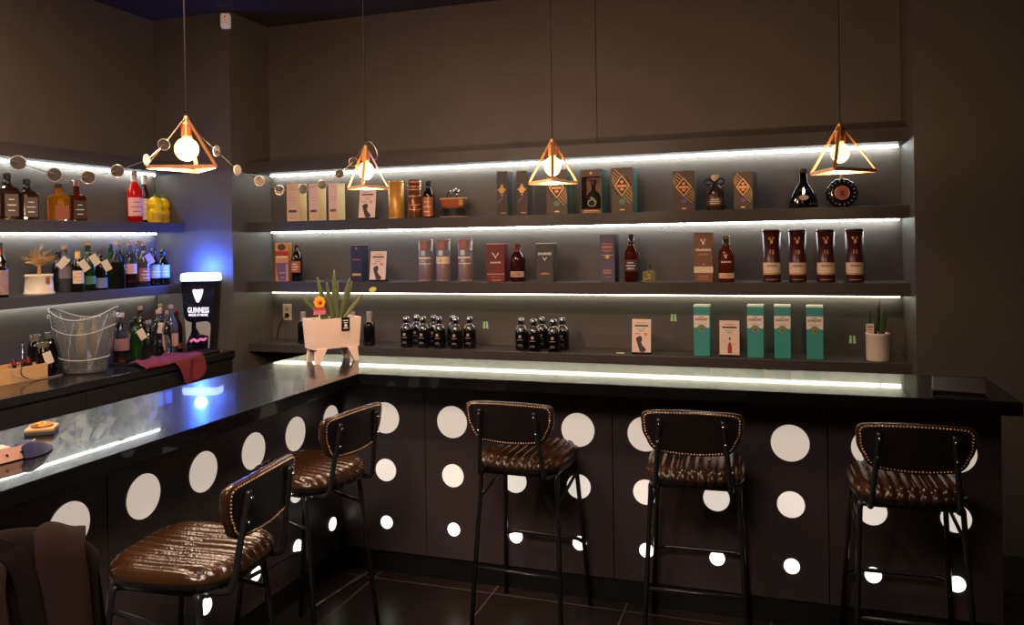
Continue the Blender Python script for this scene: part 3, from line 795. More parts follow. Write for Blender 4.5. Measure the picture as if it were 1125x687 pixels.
# diamond patterned cartons
def diamond_carton(label, px0, px1, pyt, Y, rotz, accent, sidem, depth=.10, notch=True):
    t, w, h = carton('spirit_carton', label, 'carton', px0, px1, pyt, Y, Z1, depth, mat('olive_brown_carton', (88, 72, 60), 0.5) if notch else mat('chocolate_carton', (84, 62, 54), 0.5), rotz, 'diamond patterned cartons', side=sidem)
    cz = h * .60; dw = w * .36; dh = h * .235
    dia = [(0, cz - dh), (dw, cz), (0, cz + dh), (-dw, cz)]
    bm = B()
    for k in range(5):
        off = w * (.09 + .1 * k)
        x0, z0 = off * .8 + dw * .0, cz - dh + (off * .3)
        a = Vector((x0 - w * .02, -.0007, cz - dh * (1 - k * .22))); b_ = Vector((min(w * .48, x0 + w * .30), -.0007, cz - dh * (1 - k * .22) - h * .17))
        bar(bm, a, b_, .0022, .0005, side=(0, 0, 1))
        a2 = Vector((-x0 + w * .02, -.0007, cz + dh * (1 - k * .22))); b2 = Vector((max(-w * .48, -x0 - w * .26), -.0007, cz + dh * (1 - k * .22) + h * .13))
        if b2.z < h: bar(bm, a2, b2, .0022, .0005, side=(0, 0, 1))
    obj('gold_stripe', bm, INK_GOLD, t)
    patch('diamond_field', t, dia, mat('diamond_brown', (66, 48, 38), 0.5), y=-.0010)
    bm = B(); frame_poly(bm, dia, .007, -.0018, 0); obj('gold_diamond', bm, INK_GOLD, t)
    bm = B(); prism(bm, circle_poly(0, cz + dh * .35, .009, 12), -.0018, 0); prism(bm, rect(-dw * .62, dw * .62, cz - .008, cz + .006), -.0018, 0); prism(bm, rect(-dw * .22, dw * .22, cz - dh * .45, cz - dh * .22), -.0018, 0)
    obj('gold_crest', bm, INK_COPPER, t)
    if notch:
        bm = B()
        for s in (-1, 1):
            for k in range(3):
                cx, c2 = s * (dw * .62 + k * s * 0 + .011 * k) , cz + s * (dh * .78 - .02 * k)
                prism(bm, [(cx - .007, c2), (cx, c2 - .009), (cx + .007, c2), (cx, c2 + .009)], -.0016, 0)
        obj('black_lozenges', bm, INK_BLACK, t)
    patch('lower_crest', t, circle_poly(0, h * .25, w * .15, 4 if not notch else 20, h * .06), accent, y=-.0016)
    lines('name_bar', t, [(-w * .1, w * .1, h * .065, .007)], INK_GOLD)
    return t
M_TEAL = mat('teal_carton_side', (78, 130, 116), 0.4); M_PURP = mat('purple_print', (110, 84, 132), 0.5); M_GRN = mat('green_print', (96, 128, 92), 0.5)
diamond_carton('diamond patterned carton partly behind the hanging lamp, beside the window gift box', 599.6, 623, 187, 4.70, R(-3), M_GRN, M_TEAL)
diamond_carton('teal sided diamond patterned carton standing clear of any lamp, next to the window gift box', 671, 695, 184.4, 4.69, R(-5), M_GRN, M_TEAL)
diamond_carton('chocolate diamond carton with purple lines, standing before the ribbon tied bottle', 738.7, 763, 188, 4.70, R(0), M_PURP, mat('grey_carton_side', (84, 84, 84), 0.5), notch=False)
diamond_carton('chocolate diamond carton with purple lines, turned to show its dark side', 805.2, 827, 189, 4.69, R(-14), M_PURP, mat('dark_carton_side', (62, 48, 42), 0.5), notch=False)
# window gift box with a bottle inside
x, w, h = span(637, 661, 186.5, 4.69, Z1); dpt = .105
t = thing('gift_box', 'brown gift box with a clear window showing a dark bottle inside', 'gift box', (x, 4.69, Z1 + .0005), R(-5))
M_GB = mat('gift_box_brown', (84, 68, 58), 0.5)
bm = B()
box(bm, -w / 2, w / 2, .012, dpt, 0, h); obj('back_shell', bx(-w / 2, w / 2, dpt - .004, dpt, 0, h), M_GB, t); bm.free()
bm = B()
box(bm, -w / 2, -w / 2 + .007, 0, dpt - .004, 0, h); box(bm, w / 2 - .007, w / 2, 0, dpt - .004, 0, h); box(bm, -w / 2 + .007, w / 2 - .007, 0, dpt - .004, 0, h * .10); box(bm, -w / 2 + .007, w / 2 - .007, 0, dpt - .004, h * .84, h)
obj('window_frame', bm, M_GB, t)
obj('side_panel', bx(w / 2, w / 2 + .0008, .002, dpt - .002, .002, h - .002), M_TEAL, t)
obj('inner_lining', bx(-w / 2 + .008, w / 2 - .008, dpt - .012, dpt - .005, h * .11, h * .83), mat('pink_lining', (176, 132, 116), 0.5, noise=0.5, nscale=30), t)
bm = B(); lathe(bm, [(w * .3, h * .105), (w * .36, h * .14), (w * .36, h * .34), (w * .26, h * .46), (w * .09, h * .54), (w * .08, h * .70)], 22, c=(0, dpt * .45, 0), sy=.7); bt = obj('boxed_bottle', bm, mat('dark_green_glass', (40, 42, 34), 0.12), t, smooth=True)
bm = B(); lathe(bm, [(w * .11, h * .66), (w * .11, h * .78)], 16, c=(0, dpt * .45, 0)); obj('bottle_stopper', bm, mat('dark_stopper', (60, 40, 44), 0.4), bt)
bm = B(); frame_poly(bm, circle_poly(0, h * .24, w * .2, 18, h * .08), .004, dpt * .45 - w * .262, dpt * .45 - w * .255); obj('bottle_emblem', bm, mat('pewter', (140, 140, 120), 0.35, metal=.6), bt)
lines('name_bar', t, [(-w * .36, w * .36, h * .065, .007), (-w * .42, w * .42, h * .03, .003)], INK_COPPER)
patch('crest', t, circle_poly(0, h * .92, .008, 12), INK_GOLD)
# ribbon tied bottle
t = bott('squat brown bottle tied with a shiny dark ribbon, between the two chocolate diamond cartons', 785.5, 192.5, 9.6, 4.75, Z1, 'squat', glass=mat('brown_flask_glass', (70, 48, 38), 0.15, coat=.3), cap=mat('cork_pale', (226, 186, 150), 0.5), caph=.17, lab=(.14, .36, mat('gold_brown_label', (120, 90, 62), 0.4), INK_WHITE))
rb = 9.6 * 4.75 / FPX * .96
bm = B()
for s in (-1, 1):
    tube(bm, smooth_path([(0, -rb * 1.0, .155), (s * .03, -rb * 1.1, .185), (s * .06, -rb * 1.0, .172), (s * .045, -rb * 1.05, .150), (0, -rb * 1.05, .150)], 2), .006, 6)
    tube(bm, smooth_path([(0, -rb * 1.05, .15), (s * .035, -rb * 1.18, .11), (s * .05, -rb * 1.15, .05), (s * (.052 + .012 * (s > 0)), -rb * 1.15, .008)], 2), .0055, 6)
tube(bm, [(rb * .98 * math.cos(2 * PI * i / 20) * .8, rb * .98 * math.sin(2 * PI * i / 20) * .8, .152) for i in range(20)], .005, 6, closed=True)
sphere(bm, (0, -rb * 1.08, .153), .011, 10, 8)
obj('ribbon', bm, mat('satin_ribbon', (52, 50, 60), 0.2, metal=.3), t, smooth=True)
# cognac bottles
t = bott('dark cognac bottle with sloping skirt shoulders and small cream label', 882.3, 185.5, 15.6, 4.74, Z1, 'skirt', glass=M_DARKGLASS, cap=mat('dark_cap', (50, 40, 32), 0.4), caph=.10, sy=.55)
patch('front_label', t, circle_poly(0, .058, .026, 20, .014), L_CREAM, y=-.048)
bm = B(); r_ = .08
for k in range(9): sphere(bm, (-.062 + .0155 * k, -.034 - .008 * math.sin(PI * k / 8), .018 + .004 * (k % 2)), .0075, 8, 6)
for k in range(5): sphere(bm, (-.03 + .015 * k, -.034, .09 + .012 * (2 - abs(k - 2))), .006, 8, 6)
obj('grape_relief', bm, M_DARKGLASS, t, smooth=True)
bm = B(); prism(bm, [(-.006, .075), (.006, .075), (.009, .10), (.0, .118), (-.008, .10)], -.041, -.036); obj('silver_emblem', bm, M_CHROME, t)
a = at(925, 226, 1, 4.74); d_ = (a - Vector((0, 0, EYE))).dot(FWD); rr = 16.4 * d_ / FPX
t = thing('bottle', 'round dark cognac bottle with a ribbed edge and red medallion', 'bottle', (a.x, 4.74, Z1 + .0005))
bm = B(); rings = []
for y, k in ((-.030, .62), (-.030, .80), (-.026, .90), (-.012, 1.0), (.012, 1.0), (.026, .90), (.030, .62)):
    ring = []
    for i in range(64):
        an = 2 * PI * i / 64; q = k * rr * (1 + (.025 * math.cos(an * 16) if k > .85 else 0))
        ring.append((q * math.cos(an), y, max(.0, rr * .93 + q * math.sin(an))))
    rings.append(ring)
ring_stack(bm, rings); bmesh.ops.recalc_face_normals(bm, faces=bm.faces); obj('glass_body', bm, M_DARKGLASS, t, smooth=True)
bm = B()
for i in range(18):
    an = 2 * PI * i / 18
    sphere(bm, (rr * .78 * math.cos(an), -.030, rr * .93 + rr * .78 * math.sin(an)), rr * .075, 8, 6)
obj('glass_studs', bm, mat('clear_stud', (150, 140, 130), 0.1, metal=.4), t, smooth=True)
patch('medallion', t, circle_poly(0, rr * .95, rr * .44, 28), mat('red_medallion', (170, 52, 36), 0.35), y=-.034)
bm = B(); tube(bm, [(x_, -.0335, z_) for x_, z_ in circle_poly(0, rr * .95, rr * .44, 28)], .0025, 6, closed=True); obj('medallion_rim', bm, INK_GOLD, t)
bm = B(); prism(bm, [(-.012, rr * .75), (.012, rr * .75), (.014, rr * .95), (.004, rr * 1.15), (-.010, rr * 1.1)], -.036, -.033); obj('medallion_figure', bm, mat('dark_bronze', (70, 34, 24), 0.4), t)
bm = B(); lathe(bm, [(.012, rr * 1.86), (.011, rr * 2.2), (.014, rr * 2.22), (.014, rr * 2.38), (.011, rr * 2.4)], 16); obj('stopper', bm, M_GOLD, t)

# --- middle shelf
t, w, h = carton('spirit_carton', 'colourful yellow, red and purple carton at the corner end of the middle row', 'carton', 302.6, 316, 266.8, 4.68, Z2, .05, mat('orange_carton', (206, 140, 84), 0.5), R(7), side=mat('yellow_red_side', (208, 128, 60), 0.5))
patch('red_band', t, rect(-w * .48, w * .48, h * .66, h * .78), mat('red_print', (176, 46, 40), 0.5))
patch('purple_field', t, [(-w * .30, h * .02), (w * .5, h * .02), (w * .5, h * .48), (-w * .48, h * .48), (-w * .40, h * .25)], mat('violet_print', (120, 78, 118), 0.5))
patch('dark_crest', t, circle_poly(0, h * .88, w * .3, 16, h * .09), mat('brown_crest', (84, 58, 38), 0.5))
lines('small_print', t, [(-w * .36, w * .40, h * .63, .008), (-w * .2, w * .25, h * .22, .004), (-w * .1, w * .2, h * .1, .006)], INK_WHITE)
bm = B(); prism(bm, rect(w * .30, w * .46, h * .02, h * .45), -.0016, 0); obj('white_strip', bm, mat('lilac_print', (176, 150, 172), 0.5), t)
t = bott('black bottle with orange edged label beside the colourful carton', 325.8, 266.8, 6.0, 4.72, Z2, 'whisky', glass=M_DARKGLASS, cap=mat('brown_cap', (120, 84, 66), 0.4), lab=(.23, .52, mat('orange_label', (168, 96, 52), 0.5), INK_WHITE))
r_ = .033
bm = B(); arc_patch(bm, r_ * 1.0, .012, .036, .8); obj('lower_label', bm, mat('grey_white_label', (190, 180, 172), 0.5), t)
t, w, h = carton('spirit_carton', 'narrow navy carton with gold name bar, above the plant in the pink planter', 'carton', 385, 397.6, 269.3, 4.68, Z2, .075, mat('navy_carton', (44, 42, 58), 0.45), R(-3), top=(.004, mat('grey_lid', (120, 112, 108), 0.5)))
patch('crest', t, circle_poly(0, h * .90, .006, 12), INK_COPPER)
lines('small_print', t, [(-w * .38, w * .38, h * .60, .007)], mat('red_copper_print', (160, 90, 76), 0.5)); patch('name_bar', t, rect(-w * .38, w * .38, h * .16, h * .22), INK_GOLD)
M_MAUVE = mat('mauve_tube', (128, 102, 104), 0.35, noise=.25, nscale=60)
for i, (px0, px1, pyt, lab) in enumerate(((457, 471.5, 263.5, 'mauve gift tube with blue band, first of three, nearest the planter'), (476.2, 491, 263.2, 'mauve gift tube with blue band and a wide cream label'), (500.2, 515.4, 262.4, 'mauve gift tube with blue band, standing next to the maroon antler carton'))):
    t, r, h = tin('spirit_tube', lab, 'gift tube', px0, px1, pyt, 4.67, Z2, M_MAUVE, 'mauve gift tubes', capm=mat('mauve_lid', (150, 130, 128), 0.3, metal=.2))
    bm = B(); arc_patch(bm, r * 1.004, h * .62, h * .735, 1.5); obj('blue_band', bm, mat('blue_grey_band', (108, 122, 146), 0.4), t, smooth=True)
    bm = B(); arc_patch(bm, r * 1.008, h * .62, h * .735, .30); obj('white_patch', bm, mat('pale_patch', (206, 200, 196), 0.5), t, smooth=True)
    bm = B(); arc_patch(bm, r * 1.004, h * .78, h * .95, .55); obj('top_label', bm, mat('terracotta_print', (156, 100, 84), 0.5), t, smooth=True)
    if i == 1:
        bm = B(); arc_patch(bm, r * 1.006, h * .42, h * .59, 1.35); obj('cream_label', bm, L_CREAM, t, smooth=True)
        patch('label_seal', t, circle_poly(0, h * .5, .008, 14), INK_COPPER, y=-r * 1.03)
    else:
        bm = B(); arc_patch(bm, r * 1.006, h * .545, h * .58, 1.1); arc_patch(bm, r * 1.006, h * .415, h * .435, 1.1); obj('white_print', bm, INK_WHITE, t, smooth=True)
        patch('seal', t, circle_poly(-r * .1, h * .49, .009, 14), mat('pink_print', (206, 170, 160), 0.5), y=-r * 1.02)
def antlers(t, cx, cz, s, m):
    bm = B()
    for k in (-1, 1):
        tube(bm, smooth_path([(cx, -.001, cz - .9 * s), (cx + k * .25 * s, -.001, cz - .25 * s), (cx + k * .75 * s, -.001, cz + .1 * s), (cx + k * .95 * s, -.001, cz + .75 * s)], 2), .0026, 6)
        tube(bm, [(cx + k * .45 * s, -.001, cz - .1 * s), (cx + k * .62 * s, -.001, cz + .35 * s)], .002, 6)
    prism(bm, [(cx - .28 * s, cz - .45 * s), (cx, cz - 1.2 * s), (cx + .28 * s, cz - .45 * s)], -.002, 0)
    obj('antler_emblem', bm, m, t)
t, w, h = carton('spirit_carton', 'maroon carton with white antler emblem on the middle row', 'carton', 534.6, 553.8, 267.8, 4.68, Z2, .085, mat('maroon_carton', (112, 42, 38), 0.5), 0, top=(.006, mat('pink_beige_lid', (176, 142, 128), 0.5)))  # carton top in a paler pink-beige
antlers(t, 0, h * .70, .021, INK_WHITE); text('DALMORE', .014, INK_WHITE, t, 0, -.0012, h * .50, width=w * .6, bold=.0004)
lines('rule', t, [(-w * .5, w * .5, h * .20, .005), (-w * .3, w * .3, h * .12, .002), (-w * .22, w * .3, h * .04, .004)], mat('pink_rule', (206, 150, 136), 0.5))
t = bott('dark sherry coloured bottle with silver antler emblem, beside the maroon carton', 568.6, 268, 8.2, 4.74, Z2, 'whisky', glass=mat('dark_ruby_glass', (54, 16, 12), 0.08, coat=.4), cap=mat('red_brown_cap', (110, 52, 40), 0.35), lab=(.12, .27, mat('cream_red_label', (206, 170, 156), 0.5), mat('red_print2', (150, 60, 50), 0.5)), neck=(.70, mat('ruby_foil', (110, 46, 36), 0.35)))
ch = B(); 
for k in (-1, 1): tube(ch, [(0, -.044, .112), (k * .012, -.044, .128), (k * .020, -.041, .150)], .0026, 6)
sphere(ch, (0, -.045, .110), .006, 8, 6); obj('antler_emblem', ch, M_CHROME, t, smooth=True)
t, w, h = carton('spirit_carton', 'charcoal carton with white name above a white antler emblem', 'carton', 588.8, 607.6, 267.2, 4.68, Z2, .085, mat('charcoal_carton', (66, 60, 58), 0.5), R(-2), top=(.006, mat('pale_lid', (190, 176, 160), 0.5)))
text('DALMORE', .02, INK_WHITE, t, 0, -.0012, h * .72, width=w * .78, bold=.0008); antlers(t, 0, h * .60, .013, INK_WHITE); lines('small_print', t, [(-w * .28, w * .28, h * .20, .005), (-w * .18, w * .18, h * .225, .004)], INK_COPPER)
t, w, h = carton('spirit_carton', 'tall slate blue carton with copper lettering, beside the amber bottle', 'carton', 658.6, 675, 257.5, 4.67, Z2, .09, mat('slate_blue_carton', (82, 76, 100), 0.45), R(-6), top=(.004, mat('pale_blue_lid', (150, 140, 146), 0.5)), side=mat('navy_side', (46, 46, 74), 0.45))
text('GLENLIVET', .02, INK_COPPER, t, 0, -.0012, h * .73, width=w * .72, bold=.0006)
lines('small_print', t, [(-w * .38, w * .38, h * .80, .003), (-w * .35, w * .35, h * .66, .003), (-w * .2, w * .2, h * .63, .003), (-w * .30, w * .28, h * .24, .006), (-w * .28, w * .28, h * .19, .007), (-w * .2, w * .22, h * .11, .003)], INK_COPPER)
bm = B(); prism(bm, circle_poly(0, h * .53, .013, 18), -.0014, 0); bar(bm, (-w * .4, -.0008, h * .56), (w * .4, -.0008, h * .56), .003, .0006, side=(0, 0, 1)); obj('seal', bm, INK_GOLD, t)
bott('tall amber whisky bottle with black neck and white print, beside the slate blue carton', 693.3, 257.5, 7.6, 4.73, Z2, 'tall', glass=M_DEEPAMBER, cap=M_BLACK, lab=(.22, .46, mat('blue_black_label', (70, 52, 60), 0.5), INK_WHITE), neck=(.80, mat('black_silver_neck', (40, 36, 38), 0.25)))
t = bott('tiny clear square flask with gold decoration, smallest on the middle row', 713.5, 292, 7.3, 4.70, Z2, 'deca', glass=mat('pale_gold_glass', (220, 210, 160), 0.08, trans=.8, ior=1.3), cap=M_CHROME, caph=.22, sq=8, sy=.5)
bm = B(); tube(bm, smooth_path([(-.025, -.021, .015), (.02, -.021, .022), (-.018, -.021, .036), (.02, -.021, .045), (-.02, -.021, .05)], 2), .003, 6); obj('gold_scroll', bm, M_GOLD, t, smooth=True)
def stag(t, cx, cz, s, m, y=-.0014, name='stag_emblem'):
    bm = B()
    prism(bm, [(cx - .2 * s, cz - .6 * s), (cx + .15 * s, cz - .55 * s), (cx + .3 * s, cz - .1 * s), (cx + .05 * s, cz + .2 * s), (cx - .25 * s, cz)], y, y + .0012)
    for pts in (((-.1, .1), (-.5, .3), (-.55, .75)), ((-.35, .3), (-.2, .7)), ((.1, .15), (.35, .45), (.6, .5)), ((.3, .45), (.3, .85))):
        tube(bm, [(cx + a * s, y + .0006, cz + b * s) for a, b in pts], .0022, 6)
    obj(name, bm, m, t)
t, w, h = carton('spirit_carton', 'brown carton with white lettering and cream band, beside the bottle it matches', 'carton', 762.3, 782.5, 256, 4.67, Z2, .085, mat('red_brown_carton', (128, 82, 62), 0.5), R(-2), top=(.004, mat('brown_lid', (96, 62, 48), 0.5)))
stag(t, 0, h * .81, .026, INK_WHITE); text('Glenfiddich', .02, INK_WHITE, t, 0, -.0012, h * .655, width=w * .84, bold=.0008)
patch('cream_band', t, rect(-w * .52, w * .52, h * .19, h * .315), L_CREAM, y=-.0018); text('18', .012, INK_WHITE, t, 0, -.0012, h * .365)
lines('small_print', t, [(-w * .3, w * .3, h * .57, .003), (-w * .25, w * .25, h * .545, .002), (-w * .25, w * .25, h * .115, .005), (-w * .3, w * .3, h * .06, .003)], mat('tan_print', (190, 150, 126), 0.5))
t = bott('amber whisky bottle with cream bottom label, between the brown carton and the dark red tubes', 797.6, 259, 8.6, 4.73, Z2, 'whisky', glass=mat('ruby_amber_glass', (130, 48, 20), 0.05, trans=.55, ior=1.3), cap=mat('bronze_cap', (130, 96, 66), 0.3, metal=.5), lab=(.08, .19, L_CREAM, L_LINE if False else INK_COPPER), neck=(.72, mat('dark_bronze_foil', (70, 50, 40), 0.3)))
text('Glenfiddich', .014, INK_WHITE, t, 0, 0, .115, bend=.0455, width=.06, bold=.0004)
stag(t, 0, .145, .016, INK_WHITE, y=-.0465)
M_OX = mat('oxblood_tube', (66, 26, 30), 0.34, coat=.1)
for px0, px1, pyt, lab in ((837.2, 857.6, 252.6, 'dark red stag tube, first in its row, nearest the amber bottle'), (866, 885.8, 252.6, 'dark red stag tube, second in its row counting from the amber bottle'), (897, 917.6, 252.3, 'dark red stag tube, third in its row counting from the amber bottle'), (929, 949.6, 251.8, 'dark red stag tube, last in its row, nearest the bare wall')):
    t, r, h = tin('spirit_tube', lab, 'gift tube', px0, px1, pyt, 4.66, Z2, M_OX, 'dark red stag tubes', capm=mat('oxblood_lid', (48, 22, 24), 0.25))
    bm = B(); arc_patch(bm, r * 1.004, h * .17, h * .375, 1.25); obj('cream_label', bm, L_CREAM, t, smooth=True)
    bm = B(); arc_patch(bm, r * 1.006, h * .145, h * .165, 1.2); arc_patch(bm, r * 1.006, h * .05, h * .06, .7); obj('gold_lines', bm, INK_GOLD, t, smooth=True)
    text('Glenfiddich', .016, mat('brown_ink', (120, 74, 58), 0.5), t, 0, 0, h * .315, bend=r * 1.008, width=r * 1.15, bold=.0004)
    text('15', .030, INK_GOLD, t, 0, 0, h * .57, bend=r * 1.008, bold=.0004)
    stag(t, 0, h * .79, .028, INK_GOLD, y=-r * 1.01)

# --- lowest shelf: black flasks
def flask(label, px, pyb, Y, grp):
    a = at(px, pyb, 1, Y)
    c = copy_tree(flask0) if flask0.get('used') else flask0
    flask0['used'] = 1
    if 'used' in c.keys() and c is not flask0: del c['used']
    c.location = (a.x, Y, Z3 + .0005); c['label'] = label; c['group'] = grp
    return c
flask0 = thing('flask_bottle', '-', 'bottle')
prof = [(.036, 0), (.0405, .006), (.0405, .105), (.038, .125), (.028, .142), (.0165, .150), (.0155, .158)]
bm = B(); lathe(bm, prof, 32, sy=.85); obj('glass_body', bm, M_BLACKFLASK, flask0, smooth=True)
bm = B(); lathe(bm, [(.040, .128), (.036, .136), (.029, .1435), (.018, .152), (.017, .156)], 32, sy=.85, cap0=False, cap1=False); obj('silver_collar', bm, mat('brushed_silver', (150, 148, 148), 0.25, metal=.9), flask0, smooth=True)
bm = B(); lathe(bm, [(.016, .156), (.019, .160), (.0225, .172), (.0225, .184), (.020, .194), (.012, .199)], 24); st = obj('stopper', bm, mat('silver_stopper', (170, 168, 170), 0.2, metal=1.0), flask0, smooth=True)
bm = B(); sphere(bm, (0, -.012, .176), .0135, 16, 10); obj('dark_stone', bm, mat('midnight_stone', (16, 16, 36), 0.12), st, smooth=True)
bm = B(); prism(bm, circle_poly(0, .085, .0098, 20), -.0365, -.033); obj('emblem', bm, mat('pale_copper_emblem', (196, 160, 142), 0.4, metal=.3), flask0)
bm = B(); prism(bm, rect(-.017, .017, .062, .068), -.0355, -.032); prism(bm, rect(-.012, .012, .034, .038), -.0355, -.032); prism(bm, rect(-.016, .016, .027, .031), -.0355, -.032); obj('label_print', bm, mat('grey_label_print', (120, 108, 102), 0.5), flask0)
GA, GB = 'larger cluster of black flasks', 'smaller cluster of black flasks'
for px, Y, lab in ((447, 4.69, 'black flask with silver stopper at the planter end of the larger cluster, front row'), (465.4, 4.69, 'black flask with silver stopper in the larger cluster, front row, second from the planter end'), (482.8, 4.69, 'black flask with silver stopper in the larger cluster, front row, third from the planter end'), (501.2, 4.69, 'black flask with silver stopper in the larger cluster, front row, fourth from the planter end'), (516.4, 4.74, 'black flask with silver stopper in the larger cluster, end nearest the pale green wall reflections'),
                   (458.4, 4.80, 'black flask with silver stopper in the back row of the larger cluster, nearest the planter'), (477.4, 4.80, 'black flask with silver stopper in the middle of the back row of the larger cluster'), (498.4, 4.81, 'black flask with silver stopper in the larger cluster, back row, farthest from the planter')):
    flask(lab, px, 380, Y, GA)
for px, Y, lab in ((573.2, 4.72, 'black flask with silver stopper in the smaller cluster, nearest the pale green wall reflections'), (586.8, 4.675, 'black flask catching a bright orange glint, front of the smaller cluster'), (608.6, 4.675, 'black flask with silver stopper, front row of the smaller cluster, nearest the boot card'), (596, 4.80, 'black flask with silver stopper in the back row of the smaller cluster, behind the glint'), (618.3, 4.78, 'black flask with silver stopper in the smaller cluster, back row, nearest the boot card')):
    flask(lab, px, 380, Y, GB)
for px, lab in ((333, 'black bottle with brushed silver cap behind the planter, by the wall socket'), (387, 'black bottle with brushed silver cap hidden behind the middle of the planter'), (405.4, 'black bottle with brushed silver cap showing beside the planter, facing the flasks')):
    bott(lab, px, 342.8, 6.2, 4.72, Z3, 'block', glass=M_BLACKFLASK, cap=mat('brushed_cap', (176, 166, 156), 0.4, metal=.35), caph=.31, capr=.0185, group='black bottles behind the planter')
# teal cartons
M_TEALBOX = mat('teal_carton', (64, 150, 146), 0.5)
for px0, px1, pyt, lab in ((761.8, 779, 335.5, 'slim teal carton with cream label, standing apart between the two printed cards'), (820.6, 838.4, 335.5, 'slim teal carton with cream label, beside the card with the red bottle picture'), (850.2, 868.2, 335.7, 'slim teal carton with cream label, in the middle of the three that stand close together'), (885.6, 904, 336.3, 'slim teal carton with cream label, nearest the white plant pot')):
    t, w, h = carton('spirit_carton', lab, 'carton', px0, px1, pyt, 4.685, Z3, .08, M_TEALBOX, R(-2), 'slim teal cartons', top=(.010, mat('lit_teal_top', (236, 240, 230), 0.5)))  # white top edge paints the shelf light falling on the box tops
    c0, c1 = h * .55, h * .80
    pts = [(-w / 2, c1), (-w / 2, c0 + .002)] + [(-w * .5 + w * k / 10, c0 + .002 + .018 * max(0, math.sin(PI * (k / 10 - .15) / .7)) ** 1.5 * (1 if .15 < k / 10 < .85 else 0)) for k in range(1, 10)] + [(w / 2, c0 + .002), (w / 2, c1)]
    patch('cream_label', t, pts, mat('cream_pink_label', (240, 222, 212), 0.5), y=-.0012)
    text('THE', .012, mat('dark_teal_ink', (70, 84, 76), 0.5), t, 0, -.0014, h * .765, bold=.0002)
    text('GLENLIVET', .016, mat('dark_teal_ink', (70, 84, 76), 0.5), t, 0, -.0014, h * .72, width=w * .82, bold=.0006)
    text('12', .012, mat('red_ink', (176, 90, 80), 0.5), t, 0, -.0014, h * .675)
    lines('small_print', t, [(-w * .3, w * .3, h * .635, .002), (-w * .24, w * .24, h * .615, .002)], mat('tan_ink', (190, 140, 120), 0.5), y=-.0016)
    patch('seal', t, circle_poly(0, h * .53, .0155, 22), mat('gold_green_seal', (150, 150, 96), 0.4), y=-.0018)
    patch('seal_centre', t, circle_poly(0, h * .53, .009, 18), mat('seal_brown', (120, 104, 62), 0.4), y=-.0024)
# pale green reflections on the glossy wall, drawn as glowing strips
for px, py, lab in ((533.5, 357, 'pair of pale green painted reflections on the wall between the two flask clusters'), (740, 349, 'pair of pale green painted reflections on the wall beside the lone teal carton'), (936.5, 373, 'pair of pale green painted reflections on the wall beside the white plant pot')):
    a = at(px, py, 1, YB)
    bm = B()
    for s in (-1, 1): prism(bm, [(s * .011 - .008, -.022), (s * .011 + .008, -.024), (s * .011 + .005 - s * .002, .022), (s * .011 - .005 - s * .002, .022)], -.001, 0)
    tag(obj('painted_reflection_pair', bm, mat('green_reflection_paint', (170, 200, 150), 0.4, emis=(150, 205, 120), es=.14), loc=(a.x, YB - .0003, a.z)), lab, 'sticker')
a = at(684.5, 386, 2, Z3)
o = obj('paper_note', bx(-.024, .024, -.018, .018, 0, .0012), mat('pale_yellow_paper', (244, 236, 170), 0.6), loc=(a.x, 4.70, Z3 + .0005), rot=(0, 0, .2)); tag(o, 'small pale yellow paper note lying on the lowest shelf beside the boot card', 'note')
# wall socket and cable
a = at(316, 343, 1, YB)
t = thing('wall_socket', 'cream wall socket on the back wall under the middle shelf', 'socket', (a.x, YB, a.z))
obj('cover_plate', bx(-.036, .036, -.008, 0, -.058, .058, bev=.003), mat('cream_plastic', (218, 198, 168), 0.4), t)
bm = B(); prism(bm, circle_poly(0, -.024, .019, 22), -.0095, -.007); obj('outlet_hole', bm, M_BLACK, t)
bm = B(); prism(bm, circle_poly(0, .024, .016, 22), -.0095, -.007); obj('upper_outlet', bm, mat('tan_socket', (176, 150, 124), 0.4), t)
bm = B(); tube(bm, smooth_path([(a.x - .005, YB - .012, a.z - .024), (a.x - .03, YB - .04, a.z - .06), (a.x - .075, YB - .012, a.z - .12), (a.x - .085, YB - .012, Z3 + .01)], 3), .003, 6)
tag(obj('power_cable', bm, M_BLACK), 'thin black cable running down from the wall socket', 'cable')
# lime disc on the shelf edge
a = at(409.5, 318.3, 1, YS - .004)
t = thing('lemon_slice', 'small yellow-green slice shaped disc on the shelf edge above the planter', 'ornament', (a.x, YS, a.z), 0)
o = obj('rind', prism(B(), [(x_ * 1.0 + .35 * z_, z_) for x_, z_ in circle_poly(0, 0, .027, 24, .019)], -.005, 0), mat('lemon_rind', (196, 190, 62), 0.4), t)
obj('flesh', prism(B(), [(x_ * .82 + .3 * z_, z_ * .8) for x_, z_ in circle_poly(0, 0, .027, 24, .019)], -.006, -.004), mat('lemon_flesh', (226, 222, 120), 0.4), t)

# --- plants
def leaf(bm, base, tip, w, t=.006, bend=0.0, roll=0.0):
    base, tip = Vector(base), Vector(tip); L = tip - base
    side = L.cross(Vector((0, 1, 0))).normalized(); side = (Matrix.Rotation(roll, 3, L.normalized()) @ side)
    nrm = side.cross(L).normalized(); rings = []
    for k in range(13):
        s = k / 12
        ww = w * (0.55 + 0.75 * s) * (1 - s ** 3) ** .8 + .0012 if s < 1 else .0012
        c = base + L * s + nrm * (bend * math.sin(PI * s * .5)) 
        rings.append([c + side * (ww * math.cos(a)) + nrm * ((t * (1 - s * .6)) * math.sin(a) - .35 * ww * abs(math.cos(a)) ** 2 * .5) for a in [2 * PI * i / 10 for i in range(10)]])
    ring_stack(bm, rings)
